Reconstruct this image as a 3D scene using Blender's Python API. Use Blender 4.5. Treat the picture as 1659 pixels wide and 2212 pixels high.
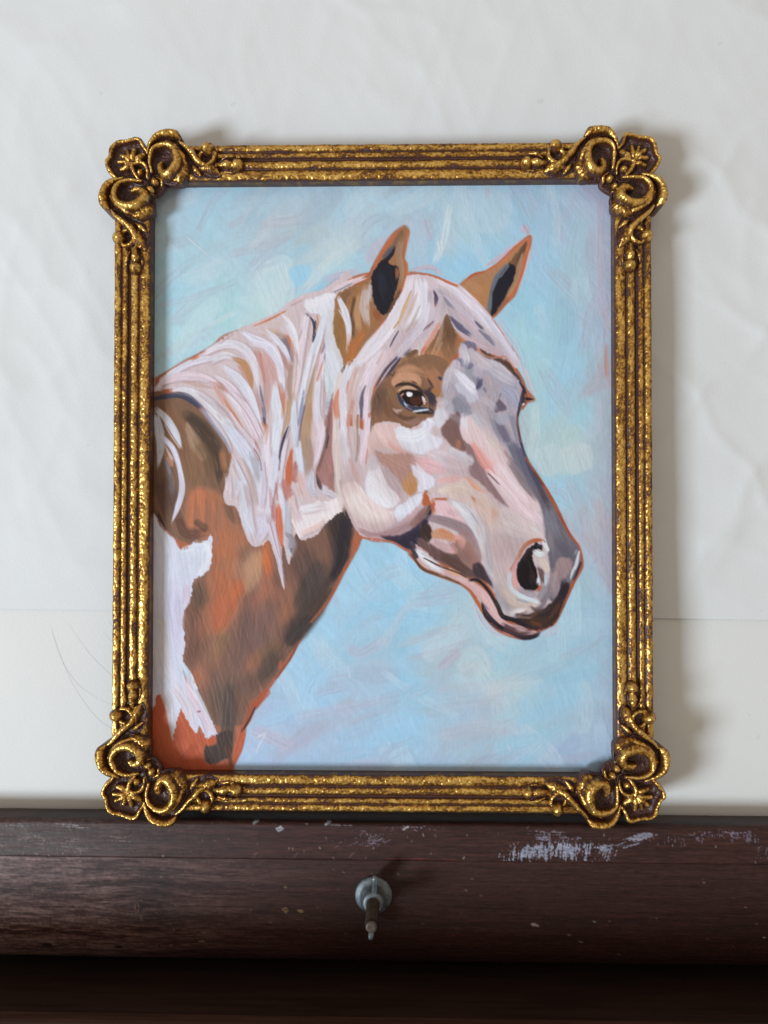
import bpy, math
import numpy as np
from mathutils import Matrix, Vector, Euler

for _o in list(bpy.data.objects): bpy.data.objects.remove(_o)
scn = bpy.context.scene
COLL = scn.collection
rad = math.radians

# ---------------------------------------------------------------- camera, light, exposure
LEAN = rad(0.9)                       # the framed picture leans back against the paper
OPEN_W, OPEN_H = .2475, .3162         # opening of the frame
RAIL = .0192                          # width of the moulding
OVER = .0095                          # corner ornaments stand this far outside the rails
PC = OVER + RAIL + OPEN_H/2           # height of the picture's centre above the ledge
ROOT = Matrix.Rotation(-LEAN, 4, 'X')
cam = bpy.data.objects.new('camera', bpy.data.cameras.new('camera')); COLL.objects.link(cam)
loc = ROOT @ Vector((.00997, -.45012, PC-.02647))
cam.location = loc
cam.rotation_euler = Euler((rad(90)+.01644-LEAN, -.0002, .01916), 'XYZ')
cam.data.sensor_fit = 'VERTICAL'; cam.data.sensor_height = 36; cam.data.lens = 36*1800/2212
cam.data.clip_start = .01; cam.data.clip_end = 50
scn.camera = cam

world = bpy.data.worlds.new('World'); scn.world = world; world.use_nodes = True
bg = world.node_tree.nodes['Background']
bg.inputs[0].default_value = (1.0, .87, .72, 1); bg.inputs[1].default_value = .42

def area(name, pos, target, size, size_y, power, color):
    l = bpy.data.lights.new(name, 'AREA'); l.shape = 'RECTANGLE'; l.size = size; l.size_y = size_y
    l.energy = power; l.color = color
    o = bpy.data.objects.new(name, l); COLL.objects.link(o); o.location = pos
    o.rotation_euler = (Vector(target)-Vector(pos)).to_track_quat('-Z', 'Y').to_euler(); return o
area('window_light', (-2.0, -1.95, -.74), (0, 0, .17), .80, .70, 79, (.76, .885, 1.0))
area('room_light', (.15, -1.5, .9), (0, 0, .15), 1.3, .9, 1.4, (1.0, .95, .88))

vs = scn.view_settings
vs.view_transform = 'Standard'; vs.look = 'None'; vs.exposure = 0.0; vs.gamma = 1.0; vs.use_curve_mapping = False
scn.render.engine = 'CYCLES'
# ---------------------------------------------------------------- painter
# a small paint engine: brush strokes and patches laid one over another on a
# raster that later becomes colour and impasto relief of the painted panel
RS = 2.9                       # photo pixels per raster cell
PX0, PY0, PX1, PY1 = 560, 690, 2420, 3040
PW, PH = int((PX1-PX0)/RS), int((PY1-PY0)/RS)
prng = np.random.default_rng(11)
COL = np.zeros((PH, PW, 3)); HGT = np.zeros((PH, PW))
_n1 = prng.random((64, 4096))
for _k in range(2): _n1 = (_n1 + np.roll(_n1, 1, 1) + np.roll(_n1, 1, 0))/3
_n1 = (_n1-_n1.mean())/_n1.std()
_org = [0, 0, 800/1659]

def vnoise(x, y, seed=0):
    """smooth value noise, about -1..1"""
    xi = np.floor(x).astype(np.int64); yi = np.floor(y).astype(np.int64)
    fx = x-xi; fy = y-yi; fx = fx*fx*(3-2*fx); fy = fy*fy*(3-2*fy)
    def h(a, b):
        n = (a*374761393 + b*668265263 + seed*974711) & 0xffffffff
        n = ((n ^ (n >> 13))*1274126177) & 0xffffffff
        return ((n ^ (n >> 16)) & 0xffff)/32767.5-1
    return (h(xi, yi)*(1-fx)+h(xi+1, yi)*fx)*(1-fy)+(h(xi, yi+1)*(1-fx)+h(xi+1, yi+1)*fx)*fy

def org(x, y, s=800/1659): _org[:] = [x, y, s]
def pts_of(txt):
    p = np.array([[float(c) for c in q.split(',')] for q in txt.split()])
    p = p*_org[2] + np.array(_org[:2])
    return (p-np.array([PX0, PY0]))/RS
def catmull(p, closed=False, n=10):
    if len(p) < 3 and not closed:
        t = np.linspace(0, 1, 24)[:, None]; return p[0]*(1-t)+p[-1]*t
    q = np.vstack([p[-1], p, p[0], p[1]]) if closed else np.vstack([2*p[0]-p[1], p, 2*p[-1]-p[-2]])
    t = np.linspace(0, 1, n, endpoint=False)[:, None]; out = []
    for i in range(1, len(q)-2):
        a, b, c, d = q[i-1], q[i], q[i+1], q[i+2]
        out.append(.5*(2*b+(c-a)*t+(2*a-5*b+4*c-d)*t*t+(3*b-a-3*c+d)*t**3))
    if not closed: out.append(p[-1:])
    return np.vstack(out)
def rgb(c): return np.array(c, float)/255
def box(a, r):
    r = int(r)
    if r < 1: return a
    for ax in (0, 1):
        p = np.pad(a, [(r+1, r) if k == ax else (0, 0) for k in (0, 1)], mode='edge')
        c = np.cumsum(p, ax); n = 2*r+1
        a = (np.take(c, np.arange(n, c.shape[ax]), ax)-np.take(c, np.arange(0, c.shape[ax]-n), ax))/n
    return a

def P(txt, col, f=1.0, a=1.0, jit=.02, ang=70, rag=.6, sm=True, tex=1.0):
    """a patch of paint; f = edge feather in cells, rag = ragged edge"""
    p = pts_of(txt); p = catmull(p, True, 6) if sm else p
    x0 = max(0, int(p[:, 0].min()-3-f*2)); x1 = min(PW, int(p[:, 0].max()+4+f*2))
    y0 = max(0, int(p[:, 1].min()-3-f*2)); y1 = min(PH, int(p[:, 1].max()+4+f*2))
    if x1 <= x0 or y1 <= y0: return
    Y, X = np.mgrid[y0:y1, x0:x1].astype(float)
    sx = X + rag*vnoise(X/3.1, Y/3.1, 3) + rag*1.2*vnoise(X/11, Y/11, 5)
    sy = Y + rag*vnoise(X/3.1, Y/3.1, 4) + rag*1.2*vnoise(X/11, Y/11, 6)
    th = math.radians(ang); u = X*math.cos(th)+Y*math.sin(th); v = -X*math.sin(th)+Y*math.cos(th)
    br_ = rag*(1.5*vnoise(v/1.5, u/40, 12)+1.3*vnoise(v/4., u/60, 13))
    sx = sx+br_*math.cos(th); sy = sy+br_*math.sin(th)
    f = f*.62 if f < 6 else f
    m = np.zeros(X.shape)
    for ox, oy in ((.25, .25), (-.25, -.25), (.25, -.25), (-.25, .25)):
        ins = np.zeros(X.shape, bool)
        for i in range(len(p)):
            ax, ay = p[i]; bx, by = p[(i+1) % len(p)]
            if ay == by: continue
            c = ((ay > sy+oy) != (by > sy+oy)) & (sx+ox < (bx-ax)*(sy+oy-ay)/(by-ay)+ax)
            ins ^= c
        m += ins*.25
    if f >= 1: m = box(box(m, f/2+.5), f/2)
    b = .6*vnoise(u/26, v/1.6, 8)+.4*vnoise(u/50, v/5, 9)
    m = m*a*(1-.12*tex*(b > .5))
    C = rgb(col)[None, None]*(1+jit*2*b[..., None])
    s = (slice(y0, y1), slice(x0, x1))
    COL[s] = COL[s]*(1-m[..., None])+C*m[..., None]
    HGT[s] = HGT[s]*(1-.6*m)+m*(.25+.35*b*tex)

def S(txt, w, col, a=.95, dry=.35, soft=.35, jit=.035, c2=None, relief=1.0, raw=None):
    """a brush stroke; w = width(s) along it, c2 = colour at its end"""
    p = raw if raw is not None else pts_of(txt)
    k = 1.0 if raw is not None else _org[2]/RS
    p = catmull(p, False, 12)
    d = np.r_[0, np.cumsum(np.hypot(*np.diff(p, axis=0).T))]
    L = d[-1]
    if L < .5: L = .5
    n = max(3, int(L/1.0)); t = np.linspace(0, L, n)
    q = np.c_[np.interp(t, d, p[:, 0]), np.interp(t, d, p[:, 1])]
    w = np.atleast_1d(np.array(w, float))*k/2
    W = np.interp(np.linspace(0, 1, n), np.linspace(0, 1, len(w)), w) if len(w) > 1 else np.full(n, w[0])
    W = np.maximum(W, .35)
    tg = np.gradient(q, axis=0); tg /= np.maximum(np.hypot(tg[:, 0], tg[:, 1]), 1e-6)[:, None]
    mw = W.max()+2
    x0 = max(0, int(q[:, 0].min()-mw)); x1 = min(PW, int(q[:, 0].max()+mw)+1)
    y0 = max(0, int(q[:, 1].min()-mw)); y1 = min(PH, int(q[:, 1].max()+mw)+1)
    if x1 <= x0 or y1 <= y0: return
    Q = np.full((y1-y0, x1-x0), 9.); T = np.zeros_like(Q); SS = np.zeros_like(Q)
    for i in range(n):
        r = W[i]+1.2
        a0 = max(x0, int(q[i, 0]-r)); a1 = min(x1, int(q[i, 0]+r)+2)
        b0 = max(y0, int(q[i, 1]-r)); b1 = min(y1, int(q[i, 1]+r)+2)
        if a1 <= a0 or b1 <= b0: continue
        dx = np.arange(a0, a1)[None, :]-q[i, 0]; dy = np.arange(b0, b1)[:, None]-q[i, 1]
        # distance over half width, with about one cell of antialiasing
        e = (np.hypot(dx, dy)-W[i])/max(1., soft*W[i])+1
        sl = (slice(b0-y0, b1-y0), slice(a0-x0, a1-x0))
        bt = e < Q[sl]
        Q[sl] = np.where(bt, e, Q[sl]); T[sl] = np.where(bt, t[i], T[sl])
        SS[sl] = np.where(bt, (tg[i, 0]*dy-tg[i, 1]*dx)/W[i], SS[sl])
    m = np.clip(1.5-Q, 0, 1); m = m*m*(3-2*m)
    mwid = W.mean(); row = int(prng.integers(0, 4096))
    br = 1.5*vnoise(SS*mwid/1.25+row, T/26., 71)+.7*vnoise(SS*mwid/.8+row, T/9., 72)
    fr = np.clip(T/L, 0, 1)
    gaps = np.clip((br-(1.9-1.7*dry-1.0*dry*fr))*1.5, 0, 1)
    e0 = np.clip(T/(.9*mwid+.5)+.15+.25*br, 0, 1); e1 = np.clip((L-T)/(2.2*mwid+.5)+.25*br, 0, 1)
    if dry > .1 and L > 4.5*mwid: m = m*(.25+.75*e0)*e1**.7
    m = m*a*(1-.85*gaps*min(1, dry*2.2))
    C = rgb(col)[None, None]
    if c2 is not None: C = C*(1-fr[..., None])+rgb(c2)[None, None]*fr[..., None]
    C = np.clip(C*(1+jit*br[..., None]), 0, 1)
    s = (slice(y0, y1), slice(x0, x1))
    COL[s] = COL[s]*(1-m[..., None])+C*m[..., None]
    edge = np.clip(np.abs(SS)-.7, 0, .3)*1.6
    HGT[s] = HGT[s]*(1-.75*m)+m*relief*(.35+.28*br+edge)
# ---------------------------------------------------------------- the picture
# --- sky-blue ground: colours of the passages (photo position -> colour), brushed over each other
BG = """340,410,185,200,220 500,410,168,205,226 660,410,176,200,220 820,410,180,208,226 980,400,176,205,228 1140,400,168,200,228 1310,400,186,190,216
340,480,180,205,222 450,490,172,206,224 560,480,186,196,210 660,500,182,196,210 760,520,190,208,220 850,500,172,206,226 1000,470,180,210,226 1060,480,176,204,222 1140,480,162,202,230 1220,500,172,198,222 1310,500,184,190,212
340,560,178,212,228 470,560,180,208,222 600,580,178,206,224 720,560,196,216,222 800,560,170,206,228 910,530,174,196,220 960,530,178,206,224 1000,570,158,206,236 1060,540,164,206,232 1180,560,164,204,230 1250,570,170,200,220 1310,560,182,190,212
350,640,172,212,230 470,630,178,215,228 590,640,192,216,222 690,640,158,206,232 940,570,158,204,232 1160,650,160,206,232 1240,640,166,200,222 1310,650,176,192,214
360,720,180,218,230 430,720,184,216,226 520,690,184,214,224 1140,740,168,212,228 1220,740,160,204,226 1310,720,180,190,212
345,770,176,212,228 1160,800,174,212,226 1230,820,158,206,230 1310,800,188,186,200 1180,880,172,208,224 1250,890,166,208,226 1310,880,190,188,204
1170,950,182,208,214 1230,960,190,212,216 1300,960,182,192,206 1190,1050,160,204,228 1230,1060,164,206,226 1290,1050,180,192,208
1230,1130,182,190,206 1290,1150,192,182,196 1280,1230,172,198,216 1310,1220,186,188,204
810,1210,164,208,236 880,1230,160,206,236 760,1290,168,208,234 850,1310,158,206,236 930,1300,166,208,232 1020,1330,184,206,220
720,1360,166,208,236 800,1370,168,202,226 880,1360,156,204,234 960,1370,180,206,222 1080,1420,172,204,222 1250,1330,160,206,230 1300,1350,172,200,222
660,1450,166,206,234 740,1450,172,198,222 810,1440,174,196,218 880,1460,158,204,234 950,1440,178,196,212 1020,1440,188,208,216 1100,1470,176,204,218 1180,1440,168,202,220 1260,1440,160,202,226 1310,1450,176,196,216
620,1540,172,198,228 690,1510,162,204,236 740,1540,178,192,216 800,1520,170,198,224 870,1550,160,206,236 960,1530,168,200,224 1050,1540,178,196,214 1120,1500,184,206,216 1220,1500,158,202,228 1310,1540,176,194,216
560,1590,180,196,226 640,1590,178,190,216 740,1590,172,194,222 850,1600,158,204,236 960,1590,172,196,220 1050,1600,180,194,212 1150,1580,168,202,222 1240,1580,172,196,218
540,1650,176,200,232 660,1650,170,202,236 800,1650,176,192,222 940,1650,170,198,228 1100,1640,172,198,224 1220,1640,170,196,224 1310,1640,166,196,230"""
bgp = np.array([[float(v) for v in q.split(',')] for q in BG.split()])
bxy = (bgp[:, :2]*(3000/1659)-np.array([PX0, PY0]))/RS; bcol = bgp[:, 2:]/255
def bgc(x, y, p=3.0):
    d = np.hypot(bxy[:, 0]-x, bxy[:, 1]-y)+6
    w = d**-p; return (w[:, None]*bcol).sum(0)/w.sum()
_g = np.zeros((PH//8+2, PW//8+2, 3))
for j in range(_g.shape[0]):
    for i in range(_g.shape[1]): _g[j, i] = bgc(i*8, j*8)
_Y, _X = np.mgrid[0:PH, 0:PW]
_g *= np.array([.965, .995, 1.0]); bcol *= np.array([.965, .995, 1.0])
COL[:] = _g[_Y//8, _X//8]
for c in range(3): COL[..., c] = box(COL[..., c], 5)
COL *= (1+.02*vnoise((_X+_Y)/30., (_X-_Y)/7., 21))[..., None]
# pinkish underpaint flecks, then loose blue strokes
for k in range(430):
    x, y = prng.random()*PW, prng.random()*PH
    fy = y/PH
    th = math.radians((-40 if fy < .5 and x < PW*.62 else (88 if x > PW*.6 and fy < .6 else (-25 if fy > .7 else 60)))+prng.normal(0, 22))
    L = prng.uniform(34, 120); w = prng.uniform(10, 36)
    c = bgc(x, y, 6)*255*np.array([.985, .985, .98]) + prng.normal(0, 4) + prng.normal(0, 2, 3)
    pk = prng.random() < .16
    if pk: c = c*.65+np.array([186, 166, 180])*.35; w *= .6
    dx, dy = math.cos(th)*L/2, math.sin(th)*L/2
    bend = prng.normal(0, L*.08)
    raw = np.array([[x-dx, y-dy], [x+bend*math.sin(th), y-bend*math.cos(th)], [x+dx, y+dy]])
    S('', (w*.8, w, w*.7), c, a=.55 if not pk else .42, dry=.45, soft=.75, jit=.012, raw=raw, relief=.8)

for k in range(190):                          # dry crossing strokes, light over blue and mauve under it
    x, y = prng.random()*PW, prng.random()*PH; fy = y/PH
    th = math.radians((-42 if fy < .45 and x < PW*.6 else (85 if x > PW*.6 and fy < .6 else (-18 if k % 3 else 62)))+prng.normal(0, 14))
    L = prng.uniform(40, 120); w = prng.uniform(10, 30); c = bgc(x, y, 5)*255
    c = (c*.62+np.array([214, 226, 230])*.38, c*.60+np.array([180, 174, 190])*.40, c*.6+np.array([146, 204, 232])*.4)[k % 3]
    dx, dy = math.cos(th)*L/2, math.sin(th)*L/2; bend = prng.normal(0, L*.06)
    S('', (w*.7, w, w*.8), c, a=.62, dry=.8, soft=.3, jit=.025, raw=np.array([[x-dx, y-dy], [x+bend*math.sin(th), y-bend*math.cos(th)], [x+dx, y+dy]]), relief=1.0)
org(600, 700)
S('960,720 1080,700 1090,1000 960,1040', 120, (196, 216, 224), a=.55, dry=.1, soft=.6)
P('850,760 1080,710 1090,920 1040,1070 930,1110 850,900', (192, 216, 224), f=2, a=.7)
P('1110,740 1270,700 1280,800 1170,890', (150, 206, 236), f=2, a=.8)
S('280,480 460,640', 10, (206, 216, 222), a=.7); S('490,650 560,700', 8, (206, 216, 222), a=.6)
S('120,520 220,600', 9, (196, 208, 220), a=.6)
S('450,1210 690,1080', 40, (202, 220, 224), a=.5, dry=.5); S('940,360 1180,330 1240,280', 90, (186, 190, 202), a=.5, soft=.9)
S('1660,760 1500,800 1390,850', (50, 90, 60), (186, 184, 206), a=.8, soft=.8); S('1600,790 1480,860 1380,930', (30, 60, 40), (160, 164, 190), a=.8, soft=.7)
org(1300, 800)
P('900,60 960,-100 1420,-100 1400,200 1080,220 1000,330 820,480', (178, 206, 224), f=3, a=.55)
S('960,20 900,330 830,480', (50, 70, 40), (196, 216, 226), a=.75, dry=.3, soft=.6); S('880,310 890,360', 40, (206, 218, 226), a=.7)
P('650,110 760,130 780,480 640,490', (174, 200, 222), f=2, a=.6); S('770,150 800,260', 60, (180, 184, 206), a=.6, soft=.9)
P('330,330 560,180 620,90 640,170 590,160 420,330 330,480 280,450', (186, 186, 204), f=4, a=.8)
S('640,540 760,515 830,520 900,580', (20, 44, 30), (198, 180, 196), a=.8, soft=.8)
S('1250,500 1400,400 1560,270', (20, 50, 30), (196, 176, 194), a=.8, soft=.8); S('1560,200 1590,230', (60, 30), (196, 170, 186), a=.6, soft=.9)
S('1620,330 1590,450 1550,560 1500,720', 26, (206, 182, 192), a=.8, soft=.8)
S('1340,930 1420,1050 1500,1180 1560,1400', (40, 60, 50), (182, 198, 216), a=.7, soft=.8)
S('1560,1330 1600,1450 1640,1560', 40, (206, 190, 202), a=.6, soft=.8)
org(1800, 700, 650/1659)
S('1400,200 1400,900 1440,1300', 70, (190, 178, 200), a=.4, soft=.9); S('1450,1640 1450,1990', (20, 44, 30), (204, 150, 140), a=.7, soft=.8); S('1440,1280 1450,1600', 50, (194, 172, 190), a=.5, soft=.9)
S('1380,1850 1370,2040', 50, (184, 180, 198), a=.6, soft=.9); S('290,80 285,200', 50, (196, 178, 194), a=.5, soft=.9)
S('900,200 880,500 860,750', 20, (150, 202, 232), a=.5); S('650,470 680,520', 50, (196, 170, 186), a=.6, soft=.8)
org(1600, 1750)
P('1010,40 1210,-20 1240,180 1090,230', (186, 208, 216), f=2, a=.7); P('1240,20 1450,-30 1480,160 1290,210', (192, 210, 214), f=2, a=.7)
S('1120,330 1260,380 1280,480', 70, (176, 190, 210), a=.5, soft=.9); S('1230,580 1290,680 1400,800', (30, 50, 30), (196, 180, 194), a=.7, soft=.8)
S('1490,920 1540,860', 40, (176, 178, 200), a=.5, soft=.9); S('1180,420 1330,520', 14, (150, 198, 222), a=.5)
S('1200,1430 1150,1490 1060,1540', (60, 50, 30), (184, 194, 212), a=.7, soft=.7); S('520,1200 560,1350 640,1460 760,1530', (16, 30, 30), (190, 184, 204), a=.7, soft=.8)
org(900, 2150, 1500/1659)
S('510,420 570,450 680,380', 44, (178, 186, 208), a=.6, soft=.9); S('660,420 760,260 820,250', 40, (182, 198, 218), a=.5, soft=.8)
S('1010,500 1060,460 1110,520', (60, 90, 50), (192, 210, 216), a=.5, dry=.6, soft=.6); S('920,500 980,450', 40, (184, 180, 200), a=.6, soft=.9)
S('910,800 1100,760 1250,770', 60, (184, 190, 206), a=.45, soft=.9); S('930,660 1200,640', 70, (180, 190, 206), a=.4, soft=.9)
S('1100,620 1300,540', 60, (196, 206, 212), a=.45, soft=.8); P('1250,640 1500,500 1500,680 1330,740', (156, 202, 228), f=4, a=.5)
S('330,690 350,590 460,480', 80, (158, 206, 238), a=.5, soft=.7); P('480,780 740,690 860,720 780,800 500,850', (156, 204, 238), f=4, a=.5)
S('130,790 240,840', 60, (186, 184, 206), a=.6, soft=.9); S('300,720 480,690 700,640', 40, (178, 186, 210), a=.5, soft=.9)
S('150,800 130,840 110,880', 7, (206, 214, 230), a=.7); S('120,810 160,790', 8, (206, 214, 230), a=.7)
S('510,500 520,560', 7, (196, 214, 230), a=.7); S('1200,840 1215,870', 6, (190, 205, 222), a=.8)
S('740,30 770,120', 50, (178, 216, 240), a=.5, dry=.6); S('550,40 620,160', 60, (176, 214, 240), a=.5, dry=.5)
S('870,440 960,370 1000,320', 90, (192, 210, 222), a=.45, dry=.6, soft=.5)

# --- whole animal, warm underpaint first
NECK = [(570,1300,'75,390 150,350 310,250 430,190 560,110 640,40'), (600,700,'830,1195 960,1140 1090,1070 1200,990 1330,960 1460,910 1560,850'),
        (1300,800,'120,620 240,575 310,560 330,520 370,440 430,340 500,240 590,175 628,210 625,260 605,340 590,440 610,490 615,570 640,555 740,565 850,590 960,640 1030,655 1080,630 1150,570 1250,540 1350,480 1450,380 1530,310 1605,250 1612,310 1580,420 1550,540 1510,650 1480,740 1400,820 1340,890 1300,930 1330,970 1400,1070 1470,1180 1510,1260 1500,1330 1550,1430 1575,1500 1640,1585 1585,1610 1545,1659'),
        (1250,1400,'1625,430 1605,500 1620,600 1630,690'),
        (1600,1750,'915,0 940,80 990,170 1060,260 1130,370 1170,450 1230,580 1290,690 1350,770 1372,800 1392,860 1402,960 1380,1010 1320,1110 1280,1200 1240,1290 1210,1370 1170,1430 1100,1470 1060,1490 1010,1535 920,1550 820,1530 720,1485 640,1410 590,1330 550,1260 500,1180 430,1120 330,1080 220,1040 120,1000 60,940 0,870'),
        (1250,1400,'740,1590 660,1540 600,1505 540,1495 440,1490 350,1470 310,1560'),
        (570,2000,'1600,530 1520,680 1430,820 1330,930 1250,1060 1180,1190 1110,1290 1040,1390 980,1470 900,1600'),
        (570,2400,'880,770 820,880 800,1000 770,1110 720,1220 700,1300 20,1300'), (570,1300,'40,1000')]
def abs_pts():
    out = []
    for x, y, t in NECK:
        for q in t.split():
            a, b = q.split(','); out.append('%.1f,%.1f' % (x+float(a)*800/1659, y+float(b)*800/1659))
    return ' '.join(out)
org(0, 0, 1); _sil = abs_pts()
P(_sil, (182, 100, 68), f=1, sm=False, rag=.4)
_sp = _sil.split(); _ol = ' '.join(_sp[:-3])
S(_ol, 9, (176, 90, 60), a=.6, dry=.4)

# --- neck
org(570, 2000)
P('560,-40 1660,-40 1640,330 1570,540 1480,700 1390,840 1290,960 1210,1090 1130,1220 1060,1330 960,1470 850,1640 775,1740 440,1700 400,1440 300,1230 310,1080 300,830 380,600 540,330', (132, 92, 76), f=2)
S('620,150 640,420 560,760 480,1000', (220, 240, 200, 160), (188, 110, 70), a=.85, soft=.8, c2=(160, 98, 68))
S('760,640 680,760 600,950', (150, 190, 120), (202, 106, 64), a=.85, soft=.8); S('600,800 560,900 480,1000', 60, (196, 96, 62), a=.5, soft=.9)
P('800,440 940,330 940,520 900,600 850,670 805,600', (188, 144, 112), f=3); P('960,250 1000,240 1020,400 1025,540 950,540', (216, 112, 62), f=2)
S('860,320 900,560', 90, (184, 138, 106), a=.6, soft=.8); S('1000,560 960,660 880,800', (110, 100, 60), (170, 98, 74), a=.8, soft=.8)
S('1240,540 1180,640 1060,700', 120, (150, 96, 76), a=.7, soft=.8); S('900,700 860,900 820,1200 740,1420', (180, 260, 260, 160), (124, 92, 86), a=.75, soft=.9)
S('1000,850 960,1080', 160, (130, 98, 92), a=.6, soft=.9); S('1180,760 1120,900', (110, 80), (158, 98, 66), a=.7, soft=.8)
S('340,780 420,900 400,1100 350,1260', (60, 110, 110, 70), (120, 76, 60), a=.75, soft=.8); S('430,650 470,760', 110, (112, 84, 64), a=.8, soft=.8)
S('500,1000 560,1150 520,1320', (90, 130, 100), (146, 96, 70), a=.6, soft=.9); S('410,1300 470,1450', 70, (176, 100, 66), a=.7, soft=.8)
S('940,1160 880,1300 820,1400', (120, 110, 80), (156, 98, 70), a=.7, soft=.8); S('1050,1100 960,1180', 110, (128, 94, 66), a=.7, soft=.8)
S('640,1000 600,1120', 100, (142, 110, 76), a=.6, soft=.9)
P('1480,80 1660,20 1660,360 1560,540 1440,640 1520,400', (74, 60, 60), f=5); S('1640,60 1600,250 1580,420 1500,580', (100, 90, 70, 40), (54, 50, 62), a=.8, soft=.8)
S('1200,260 1300,500 1380,560', (140, 220, 160), (104, 78, 72), a=.7, soft=.9); S('1400,480 1330,640 1270,760', (140, 190, 140), (82, 72, 70), a=.85, soft=.8)
S('1480,600 1360,800 1240,960 1120,1130', (120, 170, 170, 100), (84, 68, 64), a=.9, soft=.7); S('1300,900 1180,1040', 110, (72, 64, 64), a=.8, soft=.8)
S('1080,1150 990,1280 880,1420', (120, 130, 70), (92, 76, 68), a=.85, soft=.8)
S('1640,420 1530,650 1440,790 1330,920', (18, 24, 24, 16), (176, 88, 54), a=.85); S('1240,1060 1180,1190 1050,1370', 20, (150, 70, 48), a=.8)
S('1100,1220 1080,1290', 30, (188, 92, 54), a=.8); S('900,1560 980,1470', 60, (186, 88, 54), a=.85, soft=.7)
for k in range(46):
    x = prng.uniform(420, 1250); y = prng.uniform(150, 1500)
    if x > 1500-.55*(y-200): continue
    c = [(150, 100, 78), (176, 106, 72), (112, 84, 78), (132, 92, 80), (160, 112, 84)][k % 5]
    S('%f,%f %f,%f %f,%f' % (x, y, x-15, y+60, x-40, y+prng.uniform(110, 190)), (16, prng.uniform(24, 60), 14), c, a=.42, dry=.7, soft=.8, jit=.05)
org(570, 2400)
S('560,560 620,760 640,960', (140, 200, 160), (110, 88, 76), a=.85, soft=.8); S('700,560 680,800 660,1060 690,1200', (120, 120, 110, 50), (90, 78, 74), a=.85, soft=.8)
S('820,500 760,700 740,860', (80, 110, 60), (120, 88, 74), a=.7, soft=.9)
P('480,1060 600,960 700,960 690,1150 640,1180 560,1230 480,1210', (84, 66, 60), f=3); S('660,1080 700,1260', (40, 30), (112, 62, 46), a=.8)
S('880,720 830,860 760,980', (60, 50, 20), (178, 84, 52), a=.9); S('890,760 830,880 770,970', 14, (64, 46, 46), a=.9)
S('790,960 760,1080 700,1240', (40, 60, 20), (196, 88, 54), a=.9)
P('20,620 120,660 190,760 290,780 360,880 420,970 490,1010 570,990 560,1070 470,1080 480,1200 580,1240 700,1260 690,1300 20,1300', (198, 90, 54), f=2)
S('120,900 200,1150 420,1200', 160, (200, 94, 56), a=.6, soft=.9); S('380,1090 300,1180', 60, (176, 72, 44), a=.6, soft=.9); S('560,1230 650,1240', 40, (192, 92, 58), a=.8)

# --- upper neck, brown behind the mane
org(570, 1300)
P('40,560 200,520 340,560 480,680 600,840 690,1020 660,1250 650,1400 780,1560 840,1760 480,1740 260,1700 130,1580 40,1420', (130, 94, 72), f=2)
S('200,640 260,850 330,1050', (120, 140, 100), (136, 92, 62), a=.8, soft=.9); P('330,760 400,740 460,880 505,1000 470,1060 420,1030 350,920', (170, 138, 112), f=3, a=.9)
S('330,680 440,780 540,930 590,1100 600,1260', (70, 120, 130, 90, 20), (84, 66, 54), a=.9, soft=.7); S('430,900 510,1050 540,1200', 90, (116, 88, 62), a=.7, soft=.9)
S('380,1040 400,1150 380,1260', 160, (142, 102, 72), a=.7, soft=.9); S('620,980 640,1150', 50, (176, 112, 70), a=.7, soft=.8)
P('330,1370 430,1270 620,1340 690,1500 820,1640 800,1760 500,1740 400,1640 320,1620', (176, 108, 76), f=7, ang=88); P('345,1400 380,1330 420,1280 455,1300 490,1350 480,1480 470,1560 430,1620 400,1580 340,1600', (204, 120, 82), f=2, a=.7, ang=88, rag=1.6)
for _k in range(14):
    _x = 340+_k*30; S('%d,%d %d,%d %d,%d' % (_x, 1300+(_k*37) % 120, _x+6, 1450+(_k*53) % 90, _x-4, 1600+(_k*29) % 60), (10, 34, 16), [(150, 96, 72), (196, 116, 80), (124, 88, 70)][_k % 3], a=.45, dry=.6, soft=.7)
S('640,1400 700,1520 740,1580', (30, 60, 20), (108, 84, 66), a=.8, soft=.8); S('100,1200 180,1350 200,1560', (140, 170, 120), (104, 74, 66), a=.85, soft=.8)
S('260,1500 330,1640 500,1640', (60, 90, 70), (112, 72, 58), a=.8, soft=.8); S('420,1560 480,1600', 60, (104, 74, 58), a=.7, soft=.8)
S('90,1480 140,1600 180,1650', 40, (84, 58, 56), a=.8); S('130,1000 200,1200 210,1340', 50, (120, 116, 128), a=.6, soft=.9); S('130,950 200,1060', 60, (180, 140, 112), a=.6, soft=.8)
org(570, 2000)
for _x, _y, _c in ((600, 330, (192, 114, 76)), (680, 300, (196, 118, 80)), (560, 560, (184, 108, 74)), (640, 620, (200, 110, 70)), (520, 820, (178, 104, 72)), (600, 760, (198, 106, 68)), (460, 960, (168, 100, 70)), (640, 880, (190, 106, 72)), (900, 760, (170, 100, 76)), (990, 620, (178, 104, 78)), (1140, 820, (160, 100, 72)), (880, 1230, (160, 100, 74)), (430, 1330, (174, 100, 70)), (520, 1180, (150, 100, 74)), (740, 480, (194, 128, 92))):
    S('%d,%d %d,%d %d,%d' % (_x+20, _y-90, _x, _y, _x-45, _y+120), (40, 140, 60), _c, a=.48, dry=.5, soft=.9, jit=.04)
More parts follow.
